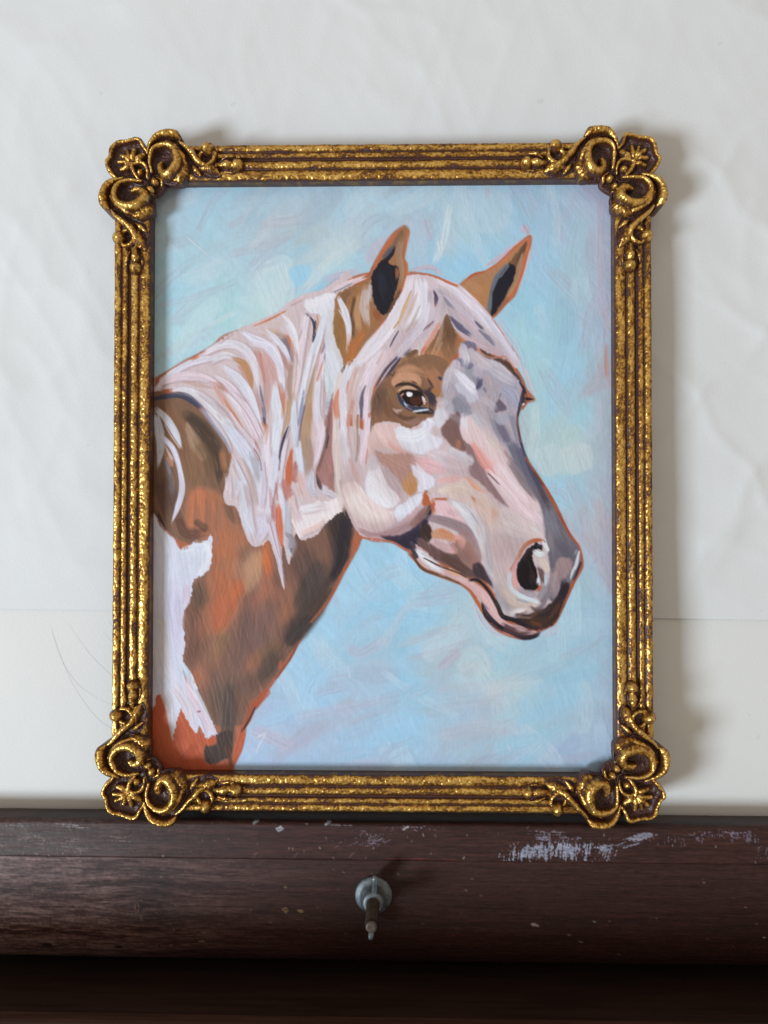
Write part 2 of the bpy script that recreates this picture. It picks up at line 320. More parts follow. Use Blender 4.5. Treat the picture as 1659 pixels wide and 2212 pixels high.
for _x, _y, _c in ((820, 900, (116, 88, 84)), (900, 1050, (128, 96, 90)), (760, 1180, (112, 86, 80)), (700, 1340, (122, 92, 82)), (840, 1400, (104, 82, 76)), (1000, 950, (124, 92, 86)), (1080, 560, (116, 82, 74)), (600, 1360, (128, 96, 82)), (1320, 420, (96, 76, 72)), (1280, 700, (88, 74, 72)), (1180, 960, (84, 70, 68)), (1000, 1230, (96, 78, 70)), (420, 720, (104, 80, 64))):
    S('%d,%d %d,%d %d,%d' % (_x+30, _y-100, _x, _y, _x-50, _y+110), (40, 130, 50), _c, a=.48, dry=.55, soft=.9, jit=.04)
# wet-in-wet blending of the neck, then the drag of the bristles over it
_keep = COL.copy(), HGT.copy(); COL[:] = 0
P('600,-20 1500,-20 1560,330 1480,540 1390,700 1300,830 1200,950 1120,1080 1040,1210 950,1340 850,1480 760,1620 520,1640 440,1440 340,1230 350,1080 340,830 420,600 560,330', (255, 255, 255), f=10, rag=0, jit=0, tex=0)
_m = np.clip(COL[..., :1], 0, 1)*.72; COL[:] = _keep[0]; HGT[:] = _keep[1]
_bl = np.stack([box(box(COL[..., c], 6), 5) for c in range(3)], -1)*(1+.07*vnoise((_X*.25+_Y)/30., (_X-_Y*.25)/1.5, 61)+.05*vnoise((_X*.25+_Y)/60., (_X-_Y*.25)/5., 62))[..., None]
COL[:] = COL*(1-_m)+_bl*_m
# white shoulder patch
org(570, 2000)
P('40,0 75,60 120,140 170,190 235,240 260,310 310,318 360,310 390,265 440,275 490,245 540,205 545,330 520,480 400,560 370,660 345,770 300,830 298,950 318,1080 300,1230 350,1300 400,1400 415,1470 470,1590 530,1700 590,1810 530,1830 490,1850 440,1740 420,1800 390,1800 340,1700 285,1600 245,1680 225,1760 208,1870 190,1720 180,1620 115,1490 80,1500 60,1600 20,1640 20,0', (204, 210, 230), f=1, sm=False, rag=1.2, ang=82)
S('90,120 150,300 160,520 140,760', (60, 160, 200, 160), (212, 218, 236), a=.8, dry=.3, soft=.6); S('330,340 480,300 530,240', (90, 90, 30), (214, 222, 234), a=.9, dry=.2)
S('420,280 440,400 420,540', 70, (206, 214, 232), a=.8); S('500,270 510,400 430,540', 40, (222, 226, 236), a=.8, dry=.5)
S('330,640 330,740', 60, (208, 194, 216), a=.8, soft=.7); S('230,640 250,900 260,1180', (150, 110, 60), (200, 198, 224), a=.8, soft=.7)
S('80,860 130,960 150,1200', (60, 100, 90), (206, 202, 206), a=.75, soft=.8); S('100,1050 150,1300 220,1420', (100, 140, 120), (212, 212, 220), a=.8, soft=.6)
S('70,880 120,930 140,1020', 8, (226, 224, 228), a=.8); S('290,1240 350,1350 370,1420', (30, 60, 40), (190, 206, 222), a=.9); S('320,1340 370,1480 420,1580', 30, (226, 190, 196), a=.8, soft=.7)
S('300,1300 340,1420', 12, (110, 120, 140), a=.5, dry=.8); S('370,1330 412,1440', 10, (232, 232, 234), a=.8)
org(570, 2400)
S('90,520 130,640 180,760', (60, 50, 30), (204, 208, 228), a=.8, dry=.5); S('140,640 190,800 210,1030', (70, 60, 8), (204, 200, 208), a=.9, dry=.3)
S('230,600 320,760 400,960', (80, 80, 20), (208, 202, 214), a=.9, dry=.3); S('330,600 440,800 560,990', (60, 90, 16), (216, 200, 216), a=.9, dry=.3); S('400,620 470,760 530,870', (30, 30, 8), (196, 206, 222), a=.9)
S('420,780 470,900 500,1030', (30, 40, 8), (206, 192, 208), a=.9); S('60,640 66,760', (40, 10), (206, 206, 222), a=.8, dry=.5); S('420,800 438,796', 12, (120, 66, 66), a=.8)
S('110,660 170,760 180,860', 6, (196, 110, 90), a=.5)
org(570, 2000); S('70,30 120,130 170,190 235,240 258,305', 8, (196, 120, 92), a=.7)

# --- mane
org(570, 1300)
P('60,500 90,440 150,360 310,260 430,200 560,120 640,50 740,-5 900,-80 1060,-150 1190,-250 1300,-300 1440,-340 1560,-420 1660,-480 1700,-300 1660,0 1700,250 1620,330 1560,500 1490,700 1420,1000 1390,1150 1560,1320 1600,1430 1480,1540 1400,1640 1270,1700 1220,1640 1180,1840 1160,1880 1100,1700 1130,2100 1060,1860 1000,1700 940,1740 860,1740 790,1600 740,1440 650,1400 640,1280 700,1020 640,880 560,760 480,650 330,520 200,475', (206, 190, 196), f=1.5, ang=75)
# pink / tan / mauve gaps between locks
def LK(txt, w, col, **k):
    p = pts_of(txt); q = p+np.array([2.0, .8]); ww = np.atleast_1d(np.array(w, float))*_org[2]/RS*1.12
    S('', ww, (158, 128, 132), a=.42, dry=.3, soft=.6, raw=q); S(txt, w, col, **k)
def gaps(S):
    S('900,140 960,350 960,560 980,700', (40, 110, 120, 60), (196, 156, 152), a=.9, soft=.7); S('960,150 1040,330 1080,480', (30, 90, 60), (206, 166, 164), a=.9, soft=.7)
    S('930,180 950,300 970,430', 26, (206, 120, 98), a=.5, dry=.6); S('700,215 800,270 850,380 870,480', (20, 60, 56, 20), (186, 136, 92), a=.95); S('760,280 830,400', 30, (200, 150, 130), a=.6)
    S('1060,10 1130,70 1190,190 1210,280', (30, 70, 60, 10), (132, 114, 128), a=.95); S('1150,30 1200,130 1215,220', (20, 44, 20), (214, 130, 92), a=.95); S('1080,110 1130,230 1170,330', (20, 40, 30), (186, 140, 138), a=.85)
    S('940,20 1040,20 1150,60', (40, 90, 40), (204, 176, 164), a=.9, soft=.7)
    S('1190,260 1180,450 1190,620', (50, 60, 40), (178, 146, 132), a=.9, soft=.7); S('1240,180 1220,420 1200,560', (22, 34, 20), (190, 156, 124), a=.9)
    S('300,410 420,440 560,470', (20, 40, 20), (196, 164, 158), a=.7, dry=.5); S('510,410 600,440 680,520', (16, 44, 20), (190, 142, 136), a=.9); S('560,440 620,540 700,650', (30, 60, 20), (206, 158, 146), a=.7, dry=.5)
    S('640,560 720,680 800,800', (14, 30, 10), (206, 130, 96), a=.8, dry=.4); S('740,500 830,590', (20, 30), (176, 140, 150), a=.7, dry=.6); S('780,640 860,800 930,980', 14, (196, 140, 138), a=.6)
    S('950,740 990,800 980,930', (30, 44, 10), (206, 136, 100), a=.95); S('890,900 930,1050', 12, (150, 120, 130), a=.8)
    S('1100,420 1120,560 1110,720', (30, 50, 20), (206, 130, 100), a=.9); S('1170,560 1150,760 1100,860', (34, 40, 20), (190, 156, 120), a=.9)
    S('1190,960 1170,1100 1160,1280', (20, 60, 50), (204, 108, 76), a=1); S('1230,1080 1220,1200', (50, 60), (176, 106, 96), a=.9, soft=.7); S('1120,1250 1160,1330', 90, (190, 120, 108), a=.9, soft=.7)
    S('1380,280 1340,560 1300,800 1320,1060', (20, 80, 100, 60), (186, 152, 122), a=.95, soft=.6); S('1340,600 1320,760', 50, (176, 138, 106), a=.8, soft=.7); S('1430,130 1390,330', (16, 26), (206, 136, 106), a=.8)
    S('1310,860 1330,1000 1330,1180', (60, 90, 60), (170, 140, 128), a=.8, soft=.8); S('1250,1150 1300,1300', 80, (216, 180, 178), a=.8, soft=.8)
    P('1540,480 1620,340 1600,700 1530,900 1530,1180 1560,1300 1450,1240 1390,1150 1440,1000 1490,820 1460,740', (164, 116, 112), f=2); S('1500,660 1480,860 1400,1150', (30, 56, 40), (112, 84, 76), a=.9)
    S('1600,400 1560,560 1550,720', (50, 60, 30), (214, 112, 82), a=.8); S('1500,1000 1480,1150 1430,1260', (60, 90, 60), (176, 124, 122), a=.8, soft=.8); S('1390,1160 1420,1260 1440,1290', (14, 40, 20), (88, 74, 76), a=.9)
    S('1530,1150 1560,1290 1640,1420', (20, 36, 30), (92, 78, 78), a=.9)
    S('1010,1270 1030,1430 1060,1560', (30, 56, 40), (196, 132, 136), a=.9); S('1080,1420 1090,1600 1110,1760', (40, 60, 20), (214, 116, 84), a=.95); S('1060,1230 1050,1330', 24, (170, 120, 130), a=.8)
    S('1080,1180 1070,1380', 14, (190, 110, 106), a=.6, dry=.6)
gaps(S)
# light locks
WL = (216, 216, 232); PK = (220, 202, 214)
LK('90,480 180,380 300,290 450,240 600,220', (30, 60, 60, 50, 30), WL, dry=.25); LK('120,440 250,380 400,370 520,400 620,460', (20, 70, 80, 60, 20), PK, dry=.3)
LK('200,490 320,480 440,530 560,640 660,760 760,900', (16, 50, 70, 90, 90, 60), (216, 216, 226), dry=.45); LK('430,500 560,600 680,720', 50, (206, 200, 210), a=.7, dry=.8)
LK('650,760 760,900 850,1050 930,1250 950,1500', (60, 110, 110, 90, 40), (206, 212, 232), dry=.45); LK('860,1000 900,1120 930,1250', 60, (176, 190, 206), a=.6, dry=.9)
LK('470,640 570,760 660,900 700,1010', (24, 46, 44, 20), (204, 202, 216), dry=.3)
LK('480,180 640,110 780,130 870,230 930,420 950,600', (40, 70, 70, 70, 60, 20), (216, 214, 226), dry=.3); LK('520,250 640,200 760,230', 60, (218, 218, 230), a=.8)
LK('620,280 740,380 830,500 890,640 940,800', (24, 80, 84, 60, 30), (214, 216, 232), dry=.35); LK('560,360 680,440 760,540 860,700 950,880', (20, 50, 60, 56, 40), (218, 206, 220), dry=.35)
LK('640,480 740,600 830,740 920,900', (16, 40, 44, 30), (222, 214, 226), dry=.4); LK('690,660 780,800 880,930 940,1060', (16, 30, 40, 20), (216, 206, 218), dry=.3)
LK('790,10 880,60 1000,130 1080,240 1110,400 1120,530', (30, 70, 90, 60, 54, 20), WL, dry=.3); LK('880,90 980,130 1060,220', 60, (220, 214, 228), a=.7)
LK('930,0 1040,50 1110,130 1180,240', (14, 40, 50, 16), (210, 212, 230), dry=.25); LK('1150,-60 1210,60 1225,200 1230,290', (30, 50, 50, 14), (222, 220, 230), dry=.25)
LK('1060,400 1060,550 1080,700 1050,900 1020,1150', (20, 80, 90, 90, 80), (214, 220, 234), dry=.3); LK('1000,780 980,960 990,1200 960,1400 930,1560', (30, 70, 110, 120, 80), (220, 212, 226), dry=.35)
LK('940,1050 960,1250 940,1450', 40, (206, 206, 228), a=.8, dry=.6); LK('1060,1000 1040,1200 1010,1400 1000,1560', (60, 60, 40, 30), (210, 212, 230), dry=.4)
LK('1310,-140 1280,60 1240,300 1210,560', (60, 60, 70, 40), (222, 210, 222), dry=.25); LK('1250,-20 1200,150 1230,300', 40, (218, 206, 216), a=.6)
LK('1480,-180 1420,20 1340,280 1280,520 1240,760', (40, 66, 70, 60, 30), (212, 218, 232), dry=.3); LK('1360,180 1300,440 1280,560', 20, (224, 222, 234), a=.7)
LK('1210,560 1210,760 1240,950 1270,1200', (30, 50, 60, 50), (206, 216, 234), dry=.4); LK('1250,780 1220,950', 20, (180, 190, 212), a=.6, dry=.8)
LK('1150,860 1120,1000 1090,1200 1110,1450', (30, 44, 40, 24), (216, 212, 224), dry=.35); LK('1160,760 1120,900', 30, (206, 204, 220), dry=.5); LK('1090,1200 1120,1400 1130,1560', (20, 34, 20), (208, 212, 232), dry=.4)
LK('1440,160 1410,400 1400,640 1430,860 1390,1060 1370,1130', (50, 80, 90, 80, 60, 30), (220, 206, 220), dry=.3); LK('1410,380 1400,600 1420,750', 40, (216, 220, 232), a=.8, dry=.4)
P('1460,170 1500,140 1570,230 1590,330 1540,440 1480,490 1460,400', (206, 218, 226), f=1.5); LK('1490,250 1530,400 1480,620', (70, 80, 30), (196, 210, 222), dry=.4); LK('1500,500 1470,720', (30, 14), (196, 208, 224), dry=.6)
LK('700,1050 740,1200 720,1380', (20, 70, 50), (208, 202, 214), dry=.4); LK('730,1050 800,1280 820,1500 880,1700', (16, 80, 100, 60), (208, 214, 230), dry=.4, a=.9); LK('670,1180 680,1360', 50, (218, 206, 216), a=.8, dry=.5)
LK('800,1250 850,1430', (30, 60), (196, 182, 188), a=.8, dry=.5); LK('700,1080 760,1220', 20, (226, 190, 180), a=.5)
LK('780,1030 860,1200 900,1420', (10, 30, 20), (196, 174, 164), a=.7, dry=.4)
LK('940,1500 950,1620 900,1730', (80, 90, 30), (206, 204, 226), dry=.5); LK('1040,1560 1080,1820 1130,2100', (20, 30, 4), (202, 196, 220), dry=.3); LK('990,1560 1040,1720 1080,1850', (30, 24, 8), (212, 204, 222), dry=.4)
LK('1150,1400 1160,1600 1170,1800', (30, 50, 30), (186, 190, 208), dry=.4); LK('1140,1640 1190,1700 1180,1840', (30, 60, 16), (150, 146, 160), a=.8, dry=.4); LK('1165,1780 1180,1820', 20, (196, 206, 220), a=.8); LK('1180,1790 1190,1760', 8, (40, 44, 60))
LK('1350,1130 1340,1280 1420,1330', (40, 80, 60), (196, 200, 216), dry=.5); LK('1500,1200 1460,1290 1520,1330 1580,1380', (30, 50, 60, 50), (206, 206, 222), dry=.6)
P('1190,1480 1240,1430 1500,1370 1570,1330 1605,1430 1560,1490 1480,1540 1400,1610 1300,1650 1260,1680 1220,1620', (228, 220, 224), f=1.5, rag=1.2); LK('1250,1450 1450,1420', 70, (222, 224, 234), a=.8); LK('1270,1640 1400,1580 1470,1520', 40, (232, 204, 200), a=.8, soft=.7)
LK('1180,1330 1200,1450 1240,1560', 60, (220, 200, 204), a=.8, dry=.5)
_ST = S
gaps(lambda t, w, col, **k: _ST(t, np.array(w)*.62, col, **{**k, 'a': .48, 'dry': .45}))
# dark accents among the locks
S('60,560 140,540 260,530 360,560 460,640', (30, 40, 36, 50, 30), (74, 76, 104), dry=.2); S('200,510 330,520 430,590 500,660', (10, 26, 20, 8), (96, 104, 128), a=.8); S('460,640 560,780 650,900 700,1000', (40, 30, 30, 10), (150, 146, 168), a=.8, dry=.5)
S('930,440 950,560 970,700 970,770', (10, 24, 30, 14), (108, 116, 146), a=.85, dry=.7); S('960,700 975,770', 20, (80, 76, 104), a=.8)
S('1165,770 1130,860 1105,950 1085,1050', (8, 24, 20, 10), (66, 70, 98)); S('1100,1000 1085,1140', 10, (92, 90, 116), a=.8)
S('1290,480 1270,640 1250,780', (12, 30, 30), (136, 146, 180), a=.85, dry=.5); S('1300,600 1260,800 1250,900', 14, (124, 100, 130), a=.7); S('1480,560 1470,660', (40, 10), (150, 164, 184), a=.6, dry=.8)
S('1480,120 1460,260', (36, 30), (150, 140, 160), a=.7, dry=.4); S('880,950 930,1040 945,1140', 8, (110, 84, 92), a=.8)
S('1490,850 1470,960', 10, (50, 44, 60), a=.8); S('430,210 370,240', (24, 20), (206, 120, 86), a=.8)
# crest edge
S('80,400 150,350 310,258 430,195', 10, (176, 104, 76), a=.7, dry=.4); S('600,110 720,20', 8, (176, 120, 120), a=.6)
org(600, 700); S('820,1205 950,1150 1090,1075', (8, 18, 10), (204, 112, 66), a=.9); S('1120,1040 1230,985', 10, (190, 140, 140), a=.7)
org(900, 1100, 500/1659)
P('990,270 1120,230 1300,160 1400,200 1340,330 1200,470 1160,440 1060,440 1000,380', (220, 222, 232), f=1.5); S('1030,330 1160,280 1330,220', 90, (224, 222, 232), a=.7)
S('1050,470 1100,560 1110,680 1080,820', (14, 40, 44, 20), (66, 62, 82)); S('1120,520 1130,590', 18, (84, 80, 104), a=.9); S('1000,430 1050,480', 26, (100, 108, 128), a=.8, dry=.6)
S('1140,450 1150,560 1120,700', (20, 30, 16), (196, 150, 116), a=.9); S('680,440 790,560 860,720 880,940', (30, 60, 60, 50), (222, 222, 232), dry=.2)
S('470,640 600,750 720,900 790,1020', (20, 50, 70, 20), (212, 214, 230), dry=.2); S('330,610 500,570 700,560', (20, 60, 60), (206, 186, 178), a=.7, soft=.8)
S('180,690 320,800 520,880 640,1080 690,1300', (20, 70, 100, 80, 60), WL, dry=.3); S('560,800 650,950 700,1120', 16, (228, 226, 236), a=.8)
S('1290,660 1250,830 1190,960', (16, 56, 24), (150, 138, 158), a=.9, soft=.6); S('1220,1060 1130,1330', (20, 26), (214, 140, 110), a=.8)
S('1280,900 1360,1100 1330,1280', (90, 130, 60), (214, 222, 228), a=.9, dry=.2)

# --- patch of brown behind the left ear
org(1300, 800)
P('30,760 120,690 220,650 320,620 350,760 420,900 330,1080 200,1240 110,1350 60,1250 10,1080 0,900 30,850', (160, 108, 66), f=1.5)
S('160,700 100,760 120,860', (60, 60, 40), (128, 90, 66), a=.8, soft=.7); S('60,900 40,1040 100,1200', (60, 110, 60), (150, 106, 56), a=.8, soft=.7); S('190,760 170,950 180,1100', (30, 50, 16), (108, 76, 56), a=.9)
S('230,740 210,900 230,1040', (40, 60, 40), (190, 142, 100), a=.9, soft=.6); S('280,680 270,850 300,1000', (50, 80, 40), (196, 180, 180), a=.9, dry=.3); S('330,640 320,820', (50, 50), (200, 196, 204), a=.9, dry=.4)
S('280,1040 200,1160 120,1320', (60, 90, 20), (196, 116, 60), a=.9, soft=.7); S('340,1000 280,1120 200,1220', (30, 60, 40), (150, 104, 72), a=.8, soft=.7)
S('60,760 110,880 140,1000 140,1130', (30, 60, 50, 34), (216, 218, 234), dry=.2); S('140,1060 125,1220', (34, 16), (216, 182, 176), a=.8, dry=.8); S('60,860 130,990', 10, (230, 230, 240), a=.7)
S('20,700 130,650 290,590', (24, 44, 30), (224, 206, 216), dry=.25); S('20,720 80,690 180,640', 12, (110, 120, 140), a=.7, dry=.6); S('130,620 290,565', 14, (206, 130, 110), a=.7)
P('0,760 30,790 20,1060 90,1260 80,1400 20,1480 -40,1300 -50,1000', (210, 214, 226), f=1.5, a=.9)
S('90,1360 110,1340 140,1350', 34, (90, 84, 92), a=.7, dry=.5)
# --- ears
P('322,600 335,520 375,440 435,340 500,245 585,182 622,210 622,260 602,340 588,440 608,490 614,570 600,650 560,760 500,860 440,930 380,930 350,880 330,760', (156, 104, 68), f=1)
S('340,540 400,420 470,310 580,190', (16, 26, 26, 10), (206, 106, 64)); S('625,210 605,340 590,440 612,500 600,620 560,740', (16, 18, 16, 26, 24, 16), (204, 108, 64))
S('570,230 530,330', (40, 60), (128, 96, 76), a=.9, soft=.7); S('570,290 550,400 570,540 560,640', (50, 50, 50, 40), (164, 126, 98), a=.95, soft=.6)
P('328,600 380,490 440,430 520,345 505,420 470,465 495,495 540,505 552,590 520,720 490,810 445,890 385,880 350,800 332,700', (38, 40, 58), f=1.5); S('420,440 480,370 520,320', (30, 40, 12), (92, 96, 110), a=.8, soft=.7)
S('400,560 430,760', 60, (50, 56, 76), a=.6, soft=.9); S('540,520 530,620', (40, 20), (150, 92, 56), a=.9); S('560,700 500,820 450,920', (30, 30, 20), (120, 74, 50), a=.9)
S('350,860 380,920 400,960', (30, 60, 30), (160, 88, 54), a=.9, soft=.7); S('600,700 540,830 430,960', 14, (92, 66, 60), a=.7, dry=.5)
P('1040,660 1090,632 1150,575 1250,545 1350,485 1450,385 1530,315 1602,258 1608,310 1578,420 1546,540 1508,650 1478,735 1400,815 1340,885 1296,920 1250,880 1150,760', (176, 122, 82), f=1)
S('1050,650 1150,570 1250,545', (16, 20, 14), (196, 88, 50)); S('1250,540 1380,460 1500,340 1600,260', (12, 34, 34, 16), (206, 124, 86), a=.9); S('1605,270 1570,440 1510,640 1400,810 1310,920', (26, 22, 24, 30, 20), (208, 110, 70))
P('1305,640 1370,540 1450,465 1530,350 1575,300 1560,400 1520,510 1490,620 1430,720 1360,850 1300,910 1270,860 1285,720', (124, 86, 62), f=1.5); S('1580,300 1540,390 1500,480', (20, 40, 40), (112, 78, 58), a=.9)
S('1550,390 1520,500 1490,620 1430,740', (16, 34, 36, 24), (172, 130, 98)); P('1320,640 1390,540 1450,485 1490,510 1480,600 1430,700 1350,840 1290,910 1300,760', (36, 38, 58), f=1.5)
S('1420,480 1340,590 1290,720', (12, 40, 30), (104, 118, 140), a=.9, soft=.6); S('1290,720 1275,880', (30, 44), (112, 120, 134), a=.9, soft=.7); S('1440,490 1360,600', 14, (140, 150, 166), a=.7)
S('1260,620 1220,760 1230,840', (60, 90, 40), (182, 126, 78), a=.8, soft=.8); S('1120,700 1150,740 1210,820', (50, 60, 30), (214, 130, 76), a=.7, soft=.8); S('1100,650 1180,700', 90, (188, 134, 92), a=.7, soft=.9)
S('1430,760 1360,860', 24, (150, 96, 62), a=.8)
# --- brown forehead under the forelock
P('930,880 980,960 1070,1090 1050,1160 1000,1230 950,1300 920,1400 880,1480 860,1560 830,1660 330,1680 380,1500 480,1340 560,1250 700,1120 840,1000', (150, 104, 70), f=2)
S('930,900 960,1040 930,1180', (20, 120, 120), (116, 80, 56), a=.9, soft=.7); S('880,1060 820,1200', 80, (140, 96, 66), a=.8, soft=.7); S('1040,1060 1020,1200', (50, 60), (176, 108, 68), a=.8, soft=.8)
S('700,1230 640,1330 560,1420', (120, 200, 140), (176, 122, 82), a=.8, soft=.8); S('840,1250 820,1400 860,1500', (140, 170, 100), (184, 124, 86), a=.8, soft=.8); S('920,1290 880,1420', 80, (170, 110, 66), a=.8, soft=.8)
S('600,1250 700,1150 790,1050', (70, 80, 40), (112, 82, 58), a=.8, soft=.7)
# --- forelock
P('620,580 740,570 860,600 970,650 1060,690 1150,760 1230,860 1300,960 1400,1080 1480,1190 1515,1270 1490,1330 1400,1270 1290,1230 1180,1190 1080,1100 1000,1020 940,900 880,1000 800,1140 720,1240 690,1180 600,1230 540,1280 470,1360 400,1470 350,1590 330,1700 100,1700 60,1600 80,1440 110,1350 220,1230 340,1090 430,960 520,800 590,680', (206, 192, 200), f=1.2)
S('640,590 600,760 480,980 330,1160 180,1330', (60, 90, 110, 120, 60), (222, 216, 228), dry=.25); S('700,600 720,760 690,880 600,1010', (60, 90, 80, 30), (220, 218, 230), dry=.2); S('760,620 770,800 740,960 640,1100 520,1240', (40, 60, 70, 60, 40), (218, 216, 232), dry=.2)
S('850,610 1000,680 1120,790 1250,930 1370,1080', (40, 90, 100, 90, 50), (220, 214, 230), dry=.2); S('1240,900 1370,1060 1470,1220 1510,1270', (50, 70, 60, 30), (208, 206, 226), dry=.3); S('920,740 1040,860 1180,1010 1290,1130', (20, 60, 70, 30), (212, 204, 218), dry=.3)
S('980,830 1110,960 1230,1080', (12, 30, 20), (226, 192, 198), a=.8); S('1060,1060 1180,1140 1300,1200 1420,1240', (20, 60, 80, 30), (212, 184, 194), a=.85, dry=.3); S('1240,1050 1370,1160 1470,1270', 30, (196, 186, 204), a=.7)
S('870,760 860,860 800,980 720,1120', (20, 60, 60, 40), (200, 186, 200), a=.9, dry=.4); S('800,700 800,820', 40, (186, 172, 186), a=.8, soft=.7); S('910,780 900,900 880,1010', (24, 40, 20), (188, 180, 186), a=.9, dry=.3)
S('880,960 800,1100 720,1230', (24, 40, 30), (216, 146, 128), a=.9, dry=.4); S('760,1160 720,1230', 20, (214, 116, 76), a=.8); S('900,980 870,1130 860,1200', (20, 36, 12), (160, 128, 108), a=.9); S('870,1080 800,1270', (14, 20), (186, 140, 104), a=.9); S('900,1120 820,1280', 12, (200, 160, 124), a=.7)
S('830,700 850,760 840,840', (12, 34, 10), (80, 76, 108)); S('850,760 840,850', 8, (200, 110, 90), a=.7); S('960,910 1030,990 1130,1070', (16, 52, 30), (86, 88, 120)); S('1160,950 1230,1020', (14, 26), (78, 80, 108), a=.9, dry=.3); S('1190,1020 1270,1090 1330,1160', (14, 40, 14), (120, 118, 144), a=.8, dry=.5)
S('910,750 950,810 1000,860', (14, 30, 14), (136, 132, 156), a=.8, dry=.5); S('860,690 920,740', 30, (170, 172, 190), a=.7)
S('650,700 600,830 540,980', (16, 34, 16), (206, 170, 130), a=.9); S('700,720 640,860 590,960', (14, 30, 20), (210, 182, 176), a=.8); S('720,820 660,960 600,1050', (10, 26, 16), (190, 180, 170), a=.8); S('550,950 500,1020', 16, (196, 150, 96), a=.8)
S('545,1030 500,1110 470,1170', (10, 14, 8), (72, 72, 100)); S('560,1250 500,1330 430,1420', (16, 26, 12), (64, 60, 90)); S('640,1180 580,1240', 20, (110, 104, 130), a=.8); S('830,950 790,990 740,1030', (10, 22, 8), (128, 108, 108), a=.9)
S('500,1180 420,1280 330,1400 270,1560', (60, 80, 90, 60), (222, 202, 210), dry=.3); S('420,1200 300,1340 200,1470 160,1640', (50, 70, 70, 50), (220, 212, 224), dry=.3); S('330,1290 300,1400', (16, 30), (206, 160, 156), a=.5, dry=.6); S('270,1310 250,1360', 8, (130, 110, 120), a=.7)
S('250,1260 130,1400 100,1560', (30, 50, 50), (216, 216, 228), dry=.35); S('420,1210 300,1420 240,1640', (10, 24, 30), (196, 160, 140), a=.8); S('140,1430 100,1600', (10, 30), (214, 120, 90), a=.7, dry=.5)
S('480,1300 410,1400 350,1510 330,1640', (14, 20, 20, 14), (210, 116, 70)); S('440,1400 360,1540 345,1640', (8, 20, 12), (96, 72, 90), a=.8)
S('1000,1030 1080,1110 1190,1180 1300,1240', (10, 20, 24, 16), (206, 130, 96), a=.8, dry=.3); P('1200,1180 1290,1215 1400,1260 1460,1310 1500,1400 1480,1410 1390,1350 1310,1290', (88, 60, 50), f=1.5); S('1290,1215 1400,1270 1480,1370', 14, (206, 110, 70), a=.9)
S('960,640 1080,720 1180,800 1290,920', 10, (206, 186, 196), a=.8); S('620,572 740,562 850,590 960,640 1040,670', (10, 12, 16, 24, 20), (202, 108, 66), a=.9); S('1310,940 1400,1070 1480,1200', 8, (176, 128, 132), a=.8, dry=.5)

# --- face
org(1250, 1400)
P('440,540 620,520 740,580 880,500 940,470 950,370 1010,300 1020,150 1080,60 1130,10 1250,20 1400,30 1530,90 1610,170 1650,260 1645,340 1620,430 1600,520 1615,620 1640,720 1700,860 1800,1080 1900,1240 2000,1420 2090,1560 2100,1700 1980,1990 1800,2130 1500,1990 1230,1690 1000,1640 800,1540 780,1440 700,1470 560,1490 440,1480 340,1450 270,1350 190,1160 140,980 130,700 200,560 420,600', (204, 188, 194), f=1.5)
org(1500, 1000, 600/1659); P('850,940 1010,1030 1130,1105 1210,1140 1290,1260 1440,1320 1500,1420 1400,1500 1000,1300 830,1150', (186, 178, 192), f=2)
P('1190,1090 1260,1110 1340,1160 1420,1240 1470,1330 1420,1330 1330,1270 1250,1190', (92, 64, 54), f=2); S('1010,1020 1120,1090 1200,1110 1320,1100 1400,1200 1460,1310', (10, 18, 22, 20, 16, 10), (204, 124, 94), a=.8, dry=.4)
P('870,950 920,920 1000,960 1010,1040 960,990 930,1010 900,970', (112, 110, 140), f=1.5, a=.9)
org(1250, 1400)
# lower end of forelock down the cheek
S('190,120 150,300 140,560 150,800 180,1000', (60, 60, 50, 80, 70), (218, 206, 206), dry=.25); S('250,60 200,250 200,450 210,700 230,900', (50, 50, 60, 70, 80), (216, 216, 230), dry=.3); S('160,260 140,380 150,520', (16, 50, 40), (216, 128, 100), a=.8, dry=.4)
S('310,80 260,250 250,420 230,600', (40, 50, 30, 30), (206, 172, 166), a=.8, dry=.4); S('380,60 300,260 290,500 310,800', (40, 40, 40, 60), (206, 186, 186), dry=.4, a=.9); S('460,40 390,220 370,420 390,560', (60, 70, 60, 50), (222, 208, 222), dry=.3)
S('380,230 350,330 345,520', (10, 36, 16), (104, 96, 120), a=.9); S('400,480 380,680 350,880', (56, 60, 50), (222, 206, 220), dry=.4); S('420,620 390,780 380,880', 14, (206, 130, 108), a=.7, dry=.5)
S('310,500 320,700 300,860', (20, 26, 20), (150, 126, 110), a=.6, dry=.4); S('280,340 250,560 240,740', (26, 50, 20), (206, 140, 124), a=.6, dry=.7); S('330,420 325,640', 10, (206, 204, 220), a=.8)
S('600,40 480,200 440,320 425,480', (14, 22, 22, 10), (206, 112, 66)); S('640,0 540,110 460,250', (20, 24, 10), (78, 72, 100)); S('430,440 420,620', 10, (84, 78, 96), a=.7, dry=.5)
S('150,640 150,860 160,1080 220,1260', (30, 50, 60, 60), (220, 208, 206), a=.9, soft=.6); S('170,1000 200,1130 270,1300', 20, (176, 150, 146), a=.6); S('250,820 300,960 340,1060', (30, 60, 30), (206, 172, 172), a=.8, soft=.7)
